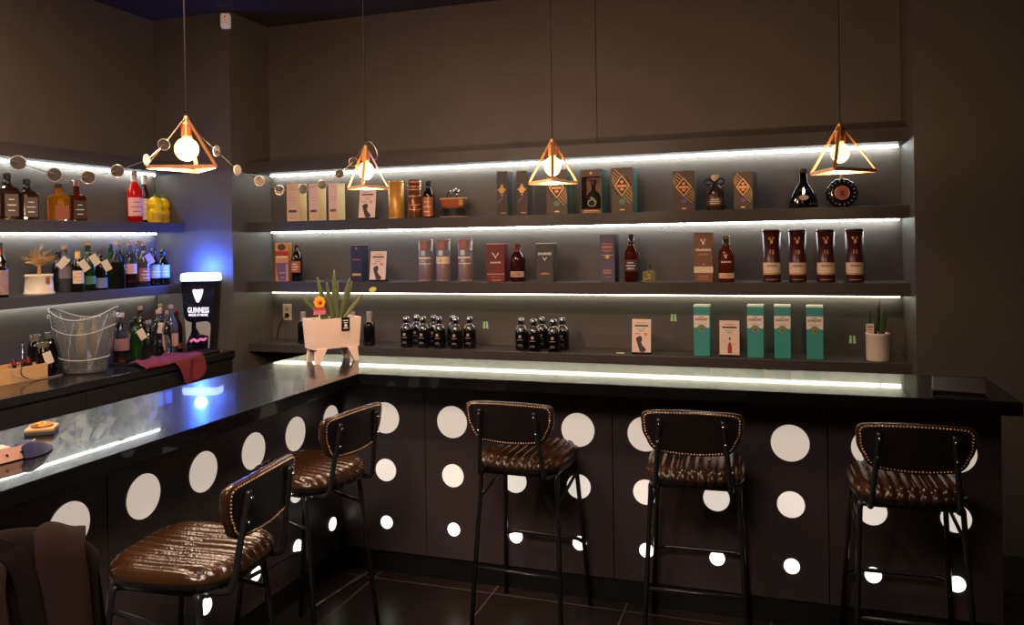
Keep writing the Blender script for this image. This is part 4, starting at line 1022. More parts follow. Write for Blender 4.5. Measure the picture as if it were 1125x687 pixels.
# pink planter on the bar corner
f1, f2, f3 = at(346.8, 401, 2, HB), at(394, 395.8, 2, HB), at(340.5, 397, 2, HB)
ang = math.atan2(f2.y - f1.y, f2.x - f1.x)
cen = (f1 + f2) / 2
d_ = (Vector((cen.x, cen.y, HB)) - Vector((0, 0, EYE))).dot(FWD)
W = 57.5 * d_ / FPX; ux = Vector((math.cos(ang), math.sin(ang), 0)); uy = Vector((-ux.y, ux.x, 0))
pc = cen + uy * .06
pl = thing('planter', 'blush pink box planter on splayed legs at the bar corner', 'planter', (pc.x, pc.y, HB), ang)
zb = 15.8 * d_ / FPX; zt_ = 48.5 * d_ / FPX
bm = B(); D2 = .068
ro = lambda hx, hy, z: [(-hx, -hy, z), (hx, -hy, z), (hx, hy, z), (-hx, hy, z)]
ring_stack(bm, [ro(W / 2 - .010, D2 - .007, zb), ro(W / 2, D2, zt_), ro(W / 2 - .008, D2 - .008, zt_), ro(W / 2 - .012, D2 - .012, zt_ - .03)])
bmesh.ops.recalc_face_normals(bm, faces=bm.faces)
bmesh.ops.bevel(bm, geom=[e for e in bm.edges if abs(e.verts[0].co.z - e.verts[1].co.z) > .01], offset=.003, segments=2, affect='EDGES')
obj('box', bm, M_PINKPOT, pl)
obj('soil', bx(-W / 2 + .012, W / 2 - .012, -D2 + .012, D2 - .012, zt_ - .032, zt_ - .012), M_SOIL, pl)
for sx_ in (-1, 1):
    for sy_ in (-1, 1):
        bm = B(); x0, y0 = sx_ * (W / 2 - .05), sy_ * (D2 - .022)
        ring_stack(bm, [[(x0 + sx_ * .022 + q * .011, y0 + sy_ * .010 + p * .010, 0) for q, p in ((-1, -1), (1, -1), (1, 1), (-1, 1))], [(x0 + q * .028, y0 + p * .018, zb + .002) for q, p in ((-1, -1), (1, -1), (1, 1), (-1, 1))]])
        bmesh.ops.recalc_face_normals(bm, faces=bm.faces); obj('leg', bm, M_PINKPOT, pl)
px2 = d_ / FPX
lb = obj('name_label', bx(.022, .022 + 9.2 * px2, -D2 - .003, -D2 + .004, zt_ - 14 * px2, zt_ + .003), M_BLACK, pl)
bm = B()
for zz, w0, w1 in ((.80, .15, .85), (.62, .25, .75), (.2, .2, .8)): prism(bm, rect(.022 + 9.2 * px2 * w0, .022 + 9.2 * px2 * w1, zt_ - 14 * px2 * (1 - zz) - .002, zt_ - 14 * px2 * (1 - zz) + .002), -D2 - .0036, -D2 - .003)
prism(bm, circle_poly(.022 + 4.6 * px2, zt_ - 8.4 * px2, .008, 18), -D2 - .0036, -D2 - .003)
obj('label_print', bm, INK_WHITE, lb)
sp = thing('snake_plant', 'spiky green succulent with upright banded leaves growing in the pink planter', 'plant', (pc.x, pc.y, HB + zt_ - .012), ang)
def lp_(px, py): # pixel -> local x,z of the planter frame, in its middle plane
    a = at(px, py, 1, pc.y); v = a - Vector((pc.x, pc.y, HB + zt_ - .012)); return v.x, v.z
for (bxp, tx, ty, w_, yy, bend) in ((360, 350.6, 304, .013, .0, .01), (364.5, 357.5, 309, .012, -.02, .0), (367, 367.6, 296.4, .013, .01, .0), (371, 372.8, 308.5, .010, .03, .0), (372, 383.4, 306, .014, -.01, .01), (376, 388, 311, .011, .02, .01), (374, 396.6, 324.5, .012, -.02, .02), (359, 333.8, 323.5, .011, -.02, .02), (369, 366, 318, .010, -.03, .0)):
    bx0, _ = lp_(bxp, 352); tx0, tz0 = lp_(tx, ty)
    bm = B(); leaf(bm, (bx0, yy * .6, -.005), (tx0, yy, tz0), w_, .006, bend, roll=random.uniform(-.3, .3)); obj('leaf', bm, M_LEAF, sp, smooth=True)
bm = B()
for k in range(9): sphere(bm, (-W * .38 + k * W * .09, random.uniform(-.03, .02), .004), random.uniform(.008, .014), 8, 6, .7)
obj('pebbles', bm, mat('grey_pebbles', (120, 104, 92), 0.7), sp, smooth=True)
fx, _ = lp_(349.5, 352); fz = lp_(349.5, 330)[1]
fl = thing('flower_pick', 'orange flower pick with a small pink banner stuck in the pink planter', 'ornament', (pc.x + ux.x * fx - uy.x * .035, pc.y + ux.y * fx - uy.y * .035, HB + zt_ - .014), ang)
bm = B(); tube(bm, [(0, 0, 0), (0, 0, fz)], .004, 6); obj('stick', bm, M_WHITE, fl)
bm = B()
for k in range(8):
    a = 2 * PI * k / 8; prism(bm, circle_poly(.019 * math.cos(a), fz + .019 * math.sin(a), .0115, 12), -.006 - .001 * (k % 2), -.002)
obj('petals', bm, mat('orange_petals', (236, 168, 48), 0.5), fl)
bm = B(); prism(bm, circle_poly(0, fz, .013, 16), -.009, -.005); obj('flower_centre', bm, mat('flower_centre_orange', (206, 110, 30), 0.5), fl)
bm = B(); prism(bm, circle_poly(.003, fz - .004, .006, 12), -.0105, -.0085); obj('flower_eye', bm, mat('dark_red', (96, 30, 24), 0.5), fl)
bn = obj('banner', prism(B(), rect(-.032, .030, fz - .062, fz - .036), -.006, -.003), mat('pink_banner', (206, 110, 130), 0.5), fl)
obj('banner_stripe', prism(B(), rect(-.034, .028, fz - .038, fz - .026), -.0075, -.0035), mat('red_banner', (176, 70, 66), 0.5), fl)
# white pot with snake plant on the lowest shelf
x, w, h = span(952.4, 979.6, 367.3, 4.655, Z3); r = w / 2
t = thing('plant_pot', 'white ceramic cylinder pot at the wall end of the lowest shelf', 'plant pot', (x, 4.655 + r, Z3 + .0005))
bm = B(); lathe(bm, [(r * .94, 0), (r * .97, .004), (r, .02), (r, h - .012), (r * 1.02, h - .010), (r * 1.02, h - .001), (r * .95, h), (r * .93, h - .02), (r * .02, h - .021)], 40); obj('pot', bm, mat('white_glazed_ceramic', (222, 204, 190), 0.18), t, smooth=True)
bm = B(); lathe(bm, [(r * .92, h - .02), (r * .9, h - .014)], 30); obj('soil', bm, M_SOIL, t)
px2 = r * 2 / 27.2
t2 = thing('snake_plant', 'dark green snake plant with three broad pointed leaves in the white pot', 'plant', (x, 4.655 + r, Z3 + h - .014))
for dx0, dx1, hh, w_, yy in ((-9, -9.3, 31, .010, .01), (-2.5, 1.2, 37, .012, .02), (4.5, 7, 32, .018, -.01), (2, 3, 44, .004, .03)):
    bm = B(); leaf(bm, (dx0 * px2, yy, 0), (dx1 * px2, yy, hh * px2), w_, .006); obj('leaf', bm, M_LEAFD, t2, smooth=True)
tg = thing('plant_label', 'white plant tag card stuck in the white pot', 'label', (x - 9 * px2, 4.655 + r * .75, Z3 + h - .014))
obj('card', bx(-4.5 * px2, 4.3 * px2, -.0008, .0008, -.0, 14.5 * px2), mat('tag_card', (226, 200, 190), 0.5), tg)
lines('small_print', tg, [(-3 * px2, 3 * px2, 10.5 * px2, .006), (-2.5 * px2, 2.5 * px2, 7 * px2, .003)], mat('tag_ink', (120, 80, 76), 0.5))

# --- menu folder on the bar end
c1, c2, c3, c4 = (at(*p, 2, HB + .026) for p in ((1029, 428.5), (1090, 432.5), (1076, 416.4), (1021, 412.4)))
mc = (c1 + c2 + c3 + c4) / 4; mw = ((c2 - c1).length + (c3 - c4).length) / 2; md = ((c4 - c1).length + (c3 - c2).length) / 2; ma = math.atan2((c2 - c1).y, (c2 - c1).x)
t = thing('menu_folder', 'black leather menu folder lying at the end of the bar', 'menu', (mc.x, mc.y, HB + .0005), ma)
M_MENU = mat('black_grained_leather', (38, 31, 31), 0.42, bump=.1, bscale=200)
obj('back_cover', bx(-mw / 2, mw / 2, -md / 2, md / 2, 0, .004, bev=.001), M_MENU, t)
obj('pages', bx(-mw / 2 + .008, mw / 2 - .008, -md / 2 + .006, md / 2 - .006, .004, .020), M_BLACK, t)
obj('spine', bx(-mw / 2 - .003, -mw / 2 + .003, -md / 2, md / 2, 0, .026, bev=.002), M_MENU, t)
obj('front_cover', bx(-mw / 2, mw / 2, -md / 2, md / 2, .020, .026, bev=.002), M_MENU, t)
bm = B(); sphere(bm, (mw / 2 - .004, -md / 2 - .001, .017), .004, 10, 6); obj('corner_stud', bm, M_CHROME, t, smooth=True)
# ================================================================== SIDE WALL: SHELVES AND COUNTER
def sidebot(label, px, pyt, pyb, hw, X, z, prof, **k):
    """bottle on the side wall: pixel column px, top row pyt; stands on z with centre plane X"""
    a = at(px, pyt, 0, X)
    d = (a - Vector((0, 0, EYE))).dot(FWD)
    k.setdefault('rotz', R(62))
    return bottle(label, (a.x, a.y, z), a.z - z, hw * d / FPX, prof, **k)
ZL1, ZL2 = 1.752, 1.333
L_GREY = mat('grey_black_label', (96, 80, 74), 0.5)
for px, pyt, lab in ((-13, 186, 'square dark whiskey bottle cut by the edge of the picture on the side shelf'), (7.5, 190.5, 'square dark whiskey bottle with black cap, next to the edge of the picture'), (29, 196.8, 'square dark whiskey bottle with black cap, nearest the golden bottle')):
    sidebot(lab, px, pyt, 0, 9.5, -4.0, ZL1, 'square', glass=mat('dark_amber_glass', (40, 20, 12), 0.08, coat=.5), cap=M_BLACK, caph=.13, sq=7, lab=(.08, .55, L_GREY, INK_WHITE), neck=(.76, M_BLACK), group='square dark whiskey bottles', rotz=R(75))
t = sidebot('golden yellow square bottle with a garland disc hanging over its cap', 64, 202, 0, 9.8, -4.0, ZL1, 'square', glass=mat('golden_spirit', (206, 128, 26), 0.04, trans=.7, ior=1.33), cap=M_BLACK, caph=.12, sq=7, lab=(.05, .42, mat('rust_label', (150, 84, 60), 0.5)), rotz=R(68))
sidebot('deep brown bourbon decanter with faceted stopper beside the golden bottle', 83.5, 198.5, 0, 8.6, -3.99, ZL1, 'deca', glass=M_DEEPAMBER, cap=mat('rose_stopper', (150, 110, 96), 0.15, metal=.5), caph=.15, capr=.026, sq=7, lab=(.06, .5, mat('black_white_label', (60, 46, 42), 0.5), INK_WHITE), rotz=R(70))
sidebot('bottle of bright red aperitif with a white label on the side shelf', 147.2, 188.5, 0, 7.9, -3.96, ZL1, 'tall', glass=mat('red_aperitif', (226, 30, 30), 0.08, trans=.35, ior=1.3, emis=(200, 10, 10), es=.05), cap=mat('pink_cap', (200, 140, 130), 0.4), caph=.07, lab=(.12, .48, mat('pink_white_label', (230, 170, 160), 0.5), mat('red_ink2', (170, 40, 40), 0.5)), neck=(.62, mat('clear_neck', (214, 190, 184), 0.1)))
sidebot('slim dark bottle with a white cap between the red bottle and the lemons', 158.4, 192, 0, 4.8, -4.045, ZL1, 'tall', glass=mat('dark_syrup', (60, 30, 26), 0.1), cap=M_WHITE, caph=.2, capr=.018, lab=(.06, .5, L_CREAM, INK_COPPER))
def lemon(label, px, X):
    a = at(px, 225, 0, X); t = thing('juice_bottle', label, 'juice bottle', (a.x, a.y, ZL1 + .0005), R(62), 'lemon juice bottles')
    M_LEM = mat('lemon_yellow_plastic', (242, 196, 8), 0.35)
    r = .047
    bm = B(); lathe(bm, [(r * .94, 0), (r, .006), (r, .075), (r * .98, .088), (r * .8, .093), (r * .82, .097), (r * 1.0, .112), (r * 1.02, .130), (r * .9, .150), (r * .62, .166), (r * .3, .174)], 28); obj('bottle_body', bm, M_LEM, t, smooth=True)
    bm = B(); lathe(bm, [(.011, .172), (.012, .180), (.010, .192), (.004, .196)], 14); obj('green_cap', bm, mat('green_cap_plastic', (70, 130, 30), 0.4), t, smooth=True)
    bm = B(); arc_patch(bm, r * 1.01, .012, .065, .8); obj('front_label', bm, mat('yellow_print_label', (196, 160, 40), 0.4), t, smooth=True)
lemon('yellow lemon shaped juice bottle nearer the red bottle', 170.5, -3.96); lemon('yellow lemon shaped juice bottle at the very end of the side shelf', 178.5, -4.03)

# second side shelf
M_COLL = mat('striped_label', (150, 120, 120), 0.5, noise=.5, nscale=40)
sidebot('striped label bottle at the edge of the picture, beside the bare tree ornament', 0, 267, 0, 7.5, -3.97, ZL2, 'tall', glass=M_DARKGLASS, cap=M_BLACK, lab=(.05, .5, M_COLL), neck=(.66, mat('red_neck', (120, 60, 50), 0.4)))
a = at(43, 320, 0, -3.95)
t = thing('tree_ornament', 'cream oval pot holding a bare golden wire tree on the side shelf', 'ornament', (a.x, a.y, ZL2 + .0005), R(62))
bm = B(); lathe(bm, [(.066, 0), (.068, .010), (.062, .014), (.060, .055), (.058, .085), (.061, .088), (.061, .097), (.052, .097), (.050, .085), (.01, .084)], 36, sy=.8); obj('pot', bm, M_CREAM, t, smooth=True)
obj('pot_tag', bx(.018, .034, -.0505, -.049, .055, .085), mat('rust_tag', (140, 74, 50), 0.6), t)
rnd = random.Random(4)
bm = B(); tube(bm, smooth_path([(0, 0, .084), (.003, 0, .12), (-.002, 0, .165)], 2), .010, 8, .006)
for k in range(40):
    a1 = rnd.uniform(0, 2 * PI); el = rnd.uniform(.05, 1.5); L = rnd.uniform(.045, .078)
    z0 = rnd.uniform(.13, .165)
    p1 = Vector((0, 0, z0)); p2 = p1 + Vector((math.cos(a1) * math.cos(el), math.sin(a1) * math.cos(el) * .6, math.sin(el))) * L * .6; p3 = p1 + Vector((math.cos(a1 + .3) * math.cos(el * .8), math.sin(a1 + .3) * math.cos(el * .8) * .6, math.sin(el * .8))) * L
    tube(bm, [p1, p2, p3], .003, 5, .0012)
    for q in range(2): 
        e = p3 + Vector((rnd.uniform(-.016, .016), rnd.uniform(-.01, .01), rnd.uniform(-.004, .016))); tube(bm, [p2, e], .0016, 4, .0008)
obj('wire_tree', bm, mat('golden_wire', (182, 140, 88), 0.4, metal=.3), t)
t.scale = (1.18, 1.18, 1.18)
TG = R(28)
G2 = 'tagged bottles beside the tree ornament'
sidebot('dark bottle with a cream tag directly beside the tree ornament', 64, 277, 0, 6.6, -4.05, ZL2, 'whisky', glass=M_DARKGLASS, cap=M_BLACK, tagang=R(-65), group=G2, tagm=mat('yellowish_tag', (236, 214, 160), 0.7))
sidebot('cork stoppered bottle with white print and two tags, second from the tree ornament', 70.8, 270, 0, 6.8, -3.97, ZL2, 'whisky', glass=mat('smoky_glass', (66, 62, 70), 0.08, coat=.4), cap=M_CORK, tagang=R(40), lab=(.3, .55, mat('grey_violet_label', (110, 100, 110), 0.5)), group=G2)
sidebot('dark bottle with a yellow neck band and cream label, third from the tree ornament', 85, 274, 0, 5.9, -3.91, ZL2, 'whisky', glass=M_DARKGLASS, cap=mat('silver_grey_cap', (110, 104, 100), 0.3), caph=.05, neck=(.78, mat('yellow_neck', (222, 176, 90), 0.4)), lab=(.2, .5, L_CREAM, INK_COPPER), tagang=R(-35), group=G2)
sidebot('green glass bottle with cork and a green label, fourth from the tree ornament', 96.3, 266, 0, 7.4, -3.95, ZL2, 'tall', glass=M_GREENGLASS, liquid=mat('golden_liquid', (200, 160, 30), 0.05, trans=.6, ior=1.33), level=.12, cap=M_CORK, lab=(.14, .3, mat('teal_green_label', (84, 130, 104), 0.5)), tagang=R(-32), group=G2)
sidebot('small clear decanter style bottle with a pink tag, fifth from the tree ornament', 110.3, 274.5, 0, 6.4, -3.94, ZL2, 'deca', glass=M_DARKGLASS, cap=mat('smoke_stopper', (100, 92, 96), 0.15, metal=.4), capr=.02, tagang=R(-28), lab=(.05, .3, mat('blue_grey_label', (110, 120, 150), 0.5)), group=G2)
sidebot('green glass bottle standing behind the pale yellow one', 121.5, 268.5, 0, 6.6, -4.03, ZL2, 'tall', glass=M_GREENGLASS, cap=mat('dark_green_cap', (60, 70, 50), 0.4), group=G2)
sidebot('clear bottle of pale yellow spirit with cork stopper', 129.2, 265.5, 0, 7.8, -3.93, ZL2, 'tall', glass=M_GLASS, liquid=mat('pale_yellow_spirit', (206, 196, 112), 0.1, trans=.15, ior=1.33), level=.56, cap=M_CORK, group=G2)
sidebot('clear bottle a third full of brown spirit, next to the pale yellow one', 142.3, 266, 0, 7.0, -3.95, ZL2, 'tall', glass=M_GLASS, liquid=M_DEEPAMBER, level=.36, cap=mat('tan_cap', (190, 140, 110), 0.5), lab=(.3, .52, mat('pink_label', (206, 160, 150), 0.5)), group=G2)
sidebot('clear bottle with an amber rest, behind the lilac tag', 151, 265, 0, 6.0, -4.06, ZL2, 'tall', glass=M_GLASS, liquid=M_AMBER, level=.40, cap=M_CORK, group=G2)
sidebot('bottle wearing a lilac tag on its neck, near the two blue labelled bottles', 157.5, 266.5, 0, 6.2, -3.94, ZL2, 'tall', glass=mat('smoky_glass', (66, 62, 70), 0.08, coat=.4), liquid=None, cap=M_CORK, lab=(.12, .42, mat('rose_label', (150, 104, 110), 0.5), INK_WHITE), tagang=R(-30), tagm=mat('lilac_tag', (176, 168, 214), 0.7), group=G2)
sidebot('dark blue-labelled bottle with ball stopper, the one beside the lilac tag', 168.6, 273, 0, 6.6, -3.95, ZL2, 'squat', glass=M_DARKGLASS, cap=mat('smoke_ball', (70, 76, 96), 0.1, metal=.5), caph=.16, ball=True, lab=(.2, .56, mat('pale_blue_label', (150, 170, 214), 0.5), INK_WHITE), group=G2)
sidebot('dark blue-labelled bottle with ball stopper, last on the shelf, nearest the beer sign', 179, 274, 0, 6.5, -3.95, ZL2, 'squat', glass=M_DARKGLASS, cap=mat('smoke_ball', (70, 76, 96), 0.1, metal=.5), caph=.16, ball=True, lab=(.2, .56, mat('pale_blue_label', (150, 170, 214), 0.5), INK_WHITE), group=G2)

# back counter bottles
G3 = 'bottles on the side counter'
sidebot('cork topped bottle with a little brown spirit right beside the ice bucket', 132.6, 344, 0, 8.2, -3.80, ZBC, 'whisky', glass=M_GLASS, liquid=M_DEEPAMBER, level=.28, cap=mat('rose_cork', (200, 160, 140), 0.5), lab=(.26, .5, mat('rose_label', (150, 104, 110), 0.5)), group=G3)
sidebot('small dark bottle standing low behind the tags on the side counter', 145.5, 353, 0, 6.2, -3.86, ZBC, 'squat', glass=M_DARKGLASS, cap=M_BLACK, group=G3)
sidebot('tall dark bottle with gold cork rising behind the tagged ones', 154, 336.5, 0, 6.4, -3.95, ZBC, 'tall', glass=M_DARKGLASS, cap=M_CORK, group=G3)
sidebot('dark green bottle with a pink tag tilted across it, side counter', 149, 349, 0, 6.0, -3.78, ZBC, 'whisky', glass=M_GREENGLASS, cap=M_BLACK, tagang=R(-28), group=G3)
sidebot('round shouldered bottle with mustard coloured spirit, side counter', 163, 352, 0, 7.6, -3.80, ZBC, 'squat', glass=M_GLASS, liquid=mat('mustard_spirit', (160, 118, 44), 0.08, trans=.2, ior=1.33), level=.36, cap=mat('glass_stopper', (160, 156, 160), 0.1, metal=.4), capr=.02, group=G3)
sidebot('bottle with rose cap and a pink tag before the gold topped one', 174.4, 340.5, 0, 7.4, -3.80, ZBC, 'whisky', glass=M_GLASS, liquid=M_DEEPAMBER, level=.22, cap=mat('rose_cork', (200, 160, 140), 0.5), tagang=R(12), group=G3)
sidebot('bottle with a round gold cap behind the rose capped one', 176.2, 333.5, 0, 6.6, -3.92, ZBC, 'tall', glass=mat('smoky_glass', (66, 62, 70), 0.08, coat=.4), cap=M_GOLD, ball=True, caph=.09, group=G3)
sidebot('slim clear bottle with tan cap beside the blue glass bottle', 182.8, 341.5, 0, 5.0, -3.715, ZBC, 'tall', glass=M_GLASS, cap=mat('tan_cap', (190, 140, 110), 0.5), group=G3)
sidebot('bluish clear bottle with tan cork and pink label, near the beer sign', 187.6, 335, 0, 7.0, -3.80, ZBC, 'tall', glass=mat('bluish_glass', (170, 190, 210), 0.05, trans=.85, ior=1.4), cap=mat('tan_cork', (176, 140, 110), 0.6), lab=(.16, .42, mat('pink_label', (206, 160, 150), 0.5)), group=G3)
sidebot('dark red bottle with red neck beside the blue glass bottle', 193.4, 340, 0, 6.0, -3.88, ZBC, 'tall', glass=mat('oxblood_glass', (52, 20, 18), 0.1), cap=mat('red_cap', (130, 40, 40), 0.4), lab=(.05, .18, mat('orange_brown_label', (150, 90, 60), 0.5)), group=G3)
sidebot('broad black bottle right next to the beer sign', 199.6, 346, 0, 8.2, -3.97, ZBC, 'squat', glass=M_DARKGLASS, cap=M_BLACK, group=G3)
for px, pyt, lab in ((88.8, 349, 'golden bottle seen through the ice bucket, nearer the dark jars'), (104, 347, 'golden bottle seen through the ice bucket, with a round gold stopper')):
    sidebot(lab, px, pyt, 0, 6.4, -4.05, ZBC, 'tall', glass=mat('gold_bottle', (196, 150, 80), 0.12, metal=.3, coat=.4), cap=M_GOLD, caph=.08, ball=px > 100, group=G3)
for px, pyt, lab, tg_ in ((38, 368, 'black lidded jar next to the wooden caddy on the side counter', None), (47, 376, 'black lidded jar with a white tag, standing in front', R(-18)), (55, 365, 'black lidded jar half behind the ice bucket', None)):
    sidebot(lab, px, pyt, 0, 7.0, -3.94 if tg_ is None else -3.87, ZBC, 'jar', glass=M_DARKGLASS, cap=mat('silver_lid', (176, 170, 150), 0.25, metal=.8), caph=.16, capr=.03, tagang=tg_, group='black jars on the side counter')

# ice bucket
b0, b1 = at(72, 414, 2, ZBC), at(115, 412, 2, ZBC); bc = (b0 + b1) / 2
d_ = (bc - Vector((0, 0, EYE))).dot(FWD)
bc = bc + Vector((-.10, .092, 0))
k_ = (d_ + .06) / FPX
t = thing('ice_bucket', 'large clear acrylic ice bucket with wavy rim and handle holes', 'ice bucket', (bc.x, bc.y, ZBC + .0005), R(28))
def bucket_ring(f, inner):
    out = []
    for i in range(64):
        a = 2 * PI * i / 64
        rx = (21.5 + (35.5 - 21.5) * (f ** .8)) * k_ - inner; ry = (14 + (23 - 14) * f) * k_ - inner
        ht = (66 + 6.5 * math.cos(2 * a)) * k_
        out.append((rx * math.cos(a), ry * math.sin(a), ht * f if not inner else .012 + (ht - .012) * f))
    return out
fs = [0, .04, .15, .3, .5, .7, .85, .95, 1.0]
bm = B(); ring_stack(bm, [bucket_ring(f, 0) for f in fs] + [bucket_ring(f, .006) for f in reversed(fs)])
bmesh.ops.recalc_face_normals(bm, faces=bm.faces); obj('bucket_wall', bm, M_ACRYL, t, smooth=True)
for s in (-1, 1):
    bm = B()
    c = Vector((s * 34.6 * k_, 0, 63 * k_)); pts = [c + Vector((s * .004 - s * .12 * (q * .010), p * .026, q * .010)) for p, q in circle_poly(0, 0, 1, 20)]
    tube(bm, pts, .0045, 6, closed=True)
    obj('handle', bm, M_ACRYL_EDGE, t, smooth=True)
bm = B(); tube(bm, [Vector(p) for p in bucket_ring(1.0, .003)], .0042, 6, closed=True); obj('rim', bm, M_ACRYL_EDGE, t, smooth=True)
bm = B(); tube(bm, [Vector(p) for p in bucket_ring(.22, -.001)], .004, 6, closed=True); tube(bm, [Vector(p) for p in bucket_ring(.72, -.001)], .003, 6, closed=True); obj('moulded_line', bm, M_ACRYL_EDGE, t, smooth=True)
for k in range(6):
    pts = []
    for q in range(15):
        f = .06 + .9 * q / 14; rg = bucket_ring(f, -.0008); idx = (k * 10.6 + q * .35) % 64
        i0 = int(idx); fr_ = idx - i0; a_, b_ = Vector(rg[i0]), Vector(rg[(i0 + 1) % 64]); pts.append(a_ * (1 - fr_) + b_ * fr_)
    obj('moulded_swirl', tube(B(), pts, .0014, 6), M_ACRYL_EDGE, t, smooth=True)
# wooden caddy with cables
c0 = at(20.5, 421, 2, ZBC); c1 = at(44, 416, 2, ZBC)
t = thing('wooden_caddy', 'open light wood caddy box at the edge of the side counter', 'box', (c1.x - .09, c1.y - .10, ZBC + .0005), 0)
CX = c1.x - .09
M_WOODL = mat('light_wood', (206, 160, 112), 0.5, noise=.12, nscale=14, stretch=(1, 6, 6))
bm = B(); cw, cl, chh = .09, .15, .078
box(bm, -cw, cw, -cl, cl, 0, .006); obj('bottom_board', bm, M_WOODL, t)
for nm, g in (('end_board', (-cw, cw, cl - .008, cl, .006, chh)), ('end_board', (-cw, cw, -cl, -cl + .008, .006, chh)), ('side_board', (cw - .008, cw, -cl + .008, cl - .008, .006, chh)), ('side_board', (-cw, -cw + .008, -cl + .008, cl - .008, .006, chh))): obj(nm, bx(*g, bev=.0015), M_WOODL, t)
for i, (dx, dy, hh) in enumerate(((.03, .08, .115), (.0, .02, .11), (-.04, .11, .11))):
    q = thing('corkscrew', ('red and black handled bottle opener standing in the caddy near the ice bucket', 'red and black handled bottle opener in the middle of the caddy', 'red and black handled bottle opener at the back of the caddy')[i], 'opener', (CX + dx, t.location.y + dy, ZBC + .008), 0)
    bm = B(); lathe(bm, [(.010, 0), (.012, .03), (.012, hh - .02), (.008, hh)], 14); obj('handle', bm, M_BLACK, q, smooth=True)
    bm = B(); lathe(bm, [(.0125, hh - .035), (.0128, hh - .018)], 14); obj('red_band', bm, mat('red_plastic', (150, 30, 30), 0.4), q)
q = thing('straw', 'thin metal bar spoon standing up in the caddy', 'bar spoon', (CX + .02, t.location.y + .05, ZBC + .008), 0)
bm = B(); tube(bm, [(0, 0, 0), (.004, .004, .17)], .0028, 6); sphere(bm, (.004, .004, .175), .006, 8, 6); obj('rod', bm, M_CHROME, q, smooth=True)
q.name = 'bar_spoon'
rnd = random.Random(2)
ty = t.location.y
for i, lab in enumerate(('black cable looping down the front of the caddy', 'coiled cable end lying on the counter before the caddy')):
    fx_ = CX + .09
    pts = [(CX + .02, ty + .02 - .05 * i, ZBC + .085), (fx_, ty + .0 - .06 * i, ZBC + .10 - .012 * i), (fx_ + .02 + .012 * i, ty - .04 - .05 * i, ZBC + .04), (fx_ + .03 + .012 * i, ty + .03, ZBC + .004), (fx_ + .03 + .012 * i, ty + .09 + .05 * i, ZBC + .004), (fx_ + .02 + .012 * i, ty + .13 + .08 * i, ZBC + .004)]
    bm = B(); tube(bm, smooth_path(pts, 3), .0026, 6); tag(obj('cable', bm, M_BLACK if i == 0 else mat('grey_cable', (150, 140, 130), 0.5)), lab, 'cable')
# drip tray, mat and cloth
m0, m1 = at(128, 402, 2, ZBC), at(200, 391, 2, ZBC)
t = thing('bar_mat', 'dark rubber bar mat under the maroon cloth on the side counter', 'mat', (-3.66, (m0.y + m1.y) / 2, ZBC + .0005))
L_ = abs(m1.y - m0.y) / 2 + .02
obj('mat_base', bx(-.13, .13, -L_, L_, 0, .006, bev=.002), M_BLACK, t)
bm = B()
for g in ((-.13, -.122, -L_, L_), (.122, .13, -L_, L_), (-.122, .122, -L_, -L_ + .008), (-.122, .122, L_ - .008, L_)): box(bm, *g, .006, .015, bev=.001)
obj('raised_edge', bm, M_BLACK, t)
a = at(238, 395, 2, ZBC)
t = thing('drip_tray', 'black drip tray standing at the end of the side counter below the beer sign', 'tray', (-3.56, 4.262, ZBC + .0005))
obj('tray_body', bx(-.075, .075, -.12, .105, 0, .022, bev=.003), M_BLACK, t)
bm = B()
for k in range(7): box(bm, -.068, .068, -.11 + .031 * k, -.11 + .031 * k + .012, .022, .025)
obj('grille', bm, mat('dark_grille', (50, 48, 48), 0.3, metal=.6), t)
obj('tray_tap', bx(.075, .083, .07, .09, .004, .018, bev=.002), M_GOLD, t)
# maroon cloth
q0, q1 = at(140, 392, 2, ZBC + .02), at(222, 390, 2, ZBC + .02)
yA, yB = at(138, 396, 0, -3.62).y, at(221, 396, 0, XBC).y
bm = B(); G = []
nu, nv = 40, 34
rnd = random.Random(8)
for i in range(nu + 1):
    u = i / nu; row = []
    y = yA + (yB - yA) * u
    hang = max(0.0, min(1.0, (u - .50) / .12)) * (.15 - .03 * abs(u - .72) * 4) * (1 - max(0, (u - .93) / .07) * .35)
    depth = .10 + .09 * min(1, u * 1.6)
    for j_ in range(nv + 1):
        s = j_ / nv; tot = depth + max(hang, .0) + .012
        L = s * tot
        edge = XBC + .006
        startx = edge - depth - (.03 if u < .5 else 0) * (1 - u * 2)
        fold = .017 * math.sin(u * 19 + 2.3 * s) + .008 * math.sin(u * 41 + 3 * s + 1)
        if L < depth:
            x = startx + L; z = ZBC + .022 + max(0, fold) * (.6 + .4 * s) + .012 * math.sin(u * 9) ** 2 - max(0, (L - depth + .04) / .04) * .008
        else:
            q = L - depth
            x = edge + .012 + .6 * fold * min(1, q / .05); z = ZBC + .012 - q
        row.append(bm.verts.new((x, y + .02 * (s - .5) * (1 if u > .5 else -1) + (.05 * max(0, (L - depth)) * (u - .7) * 6 if L > depth else 0), z)))
    G.append(row)
for a_, b_ in zip(G, G[1:]):
    for k in range(nv): bm.faces.new((a_[k], b_[k], b_[k + 1], a_[k + 1]))
bmesh.ops.recalc_face_normals(bm, faces=bm.faces)
o = obj('bar_cloth', bm, mat('maroon_cotton', (118, 40, 48), 0.85, noise=.15, nscale=80, bump=.2, bscale=250), smooth=True)
m_ = o.modifiers.new('thickness', 'SOLIDIFY'); m_.thickness = .003
tag(o, 'crumpled maroon bar cloth hanging over the edge of the side counter', 'cloth')

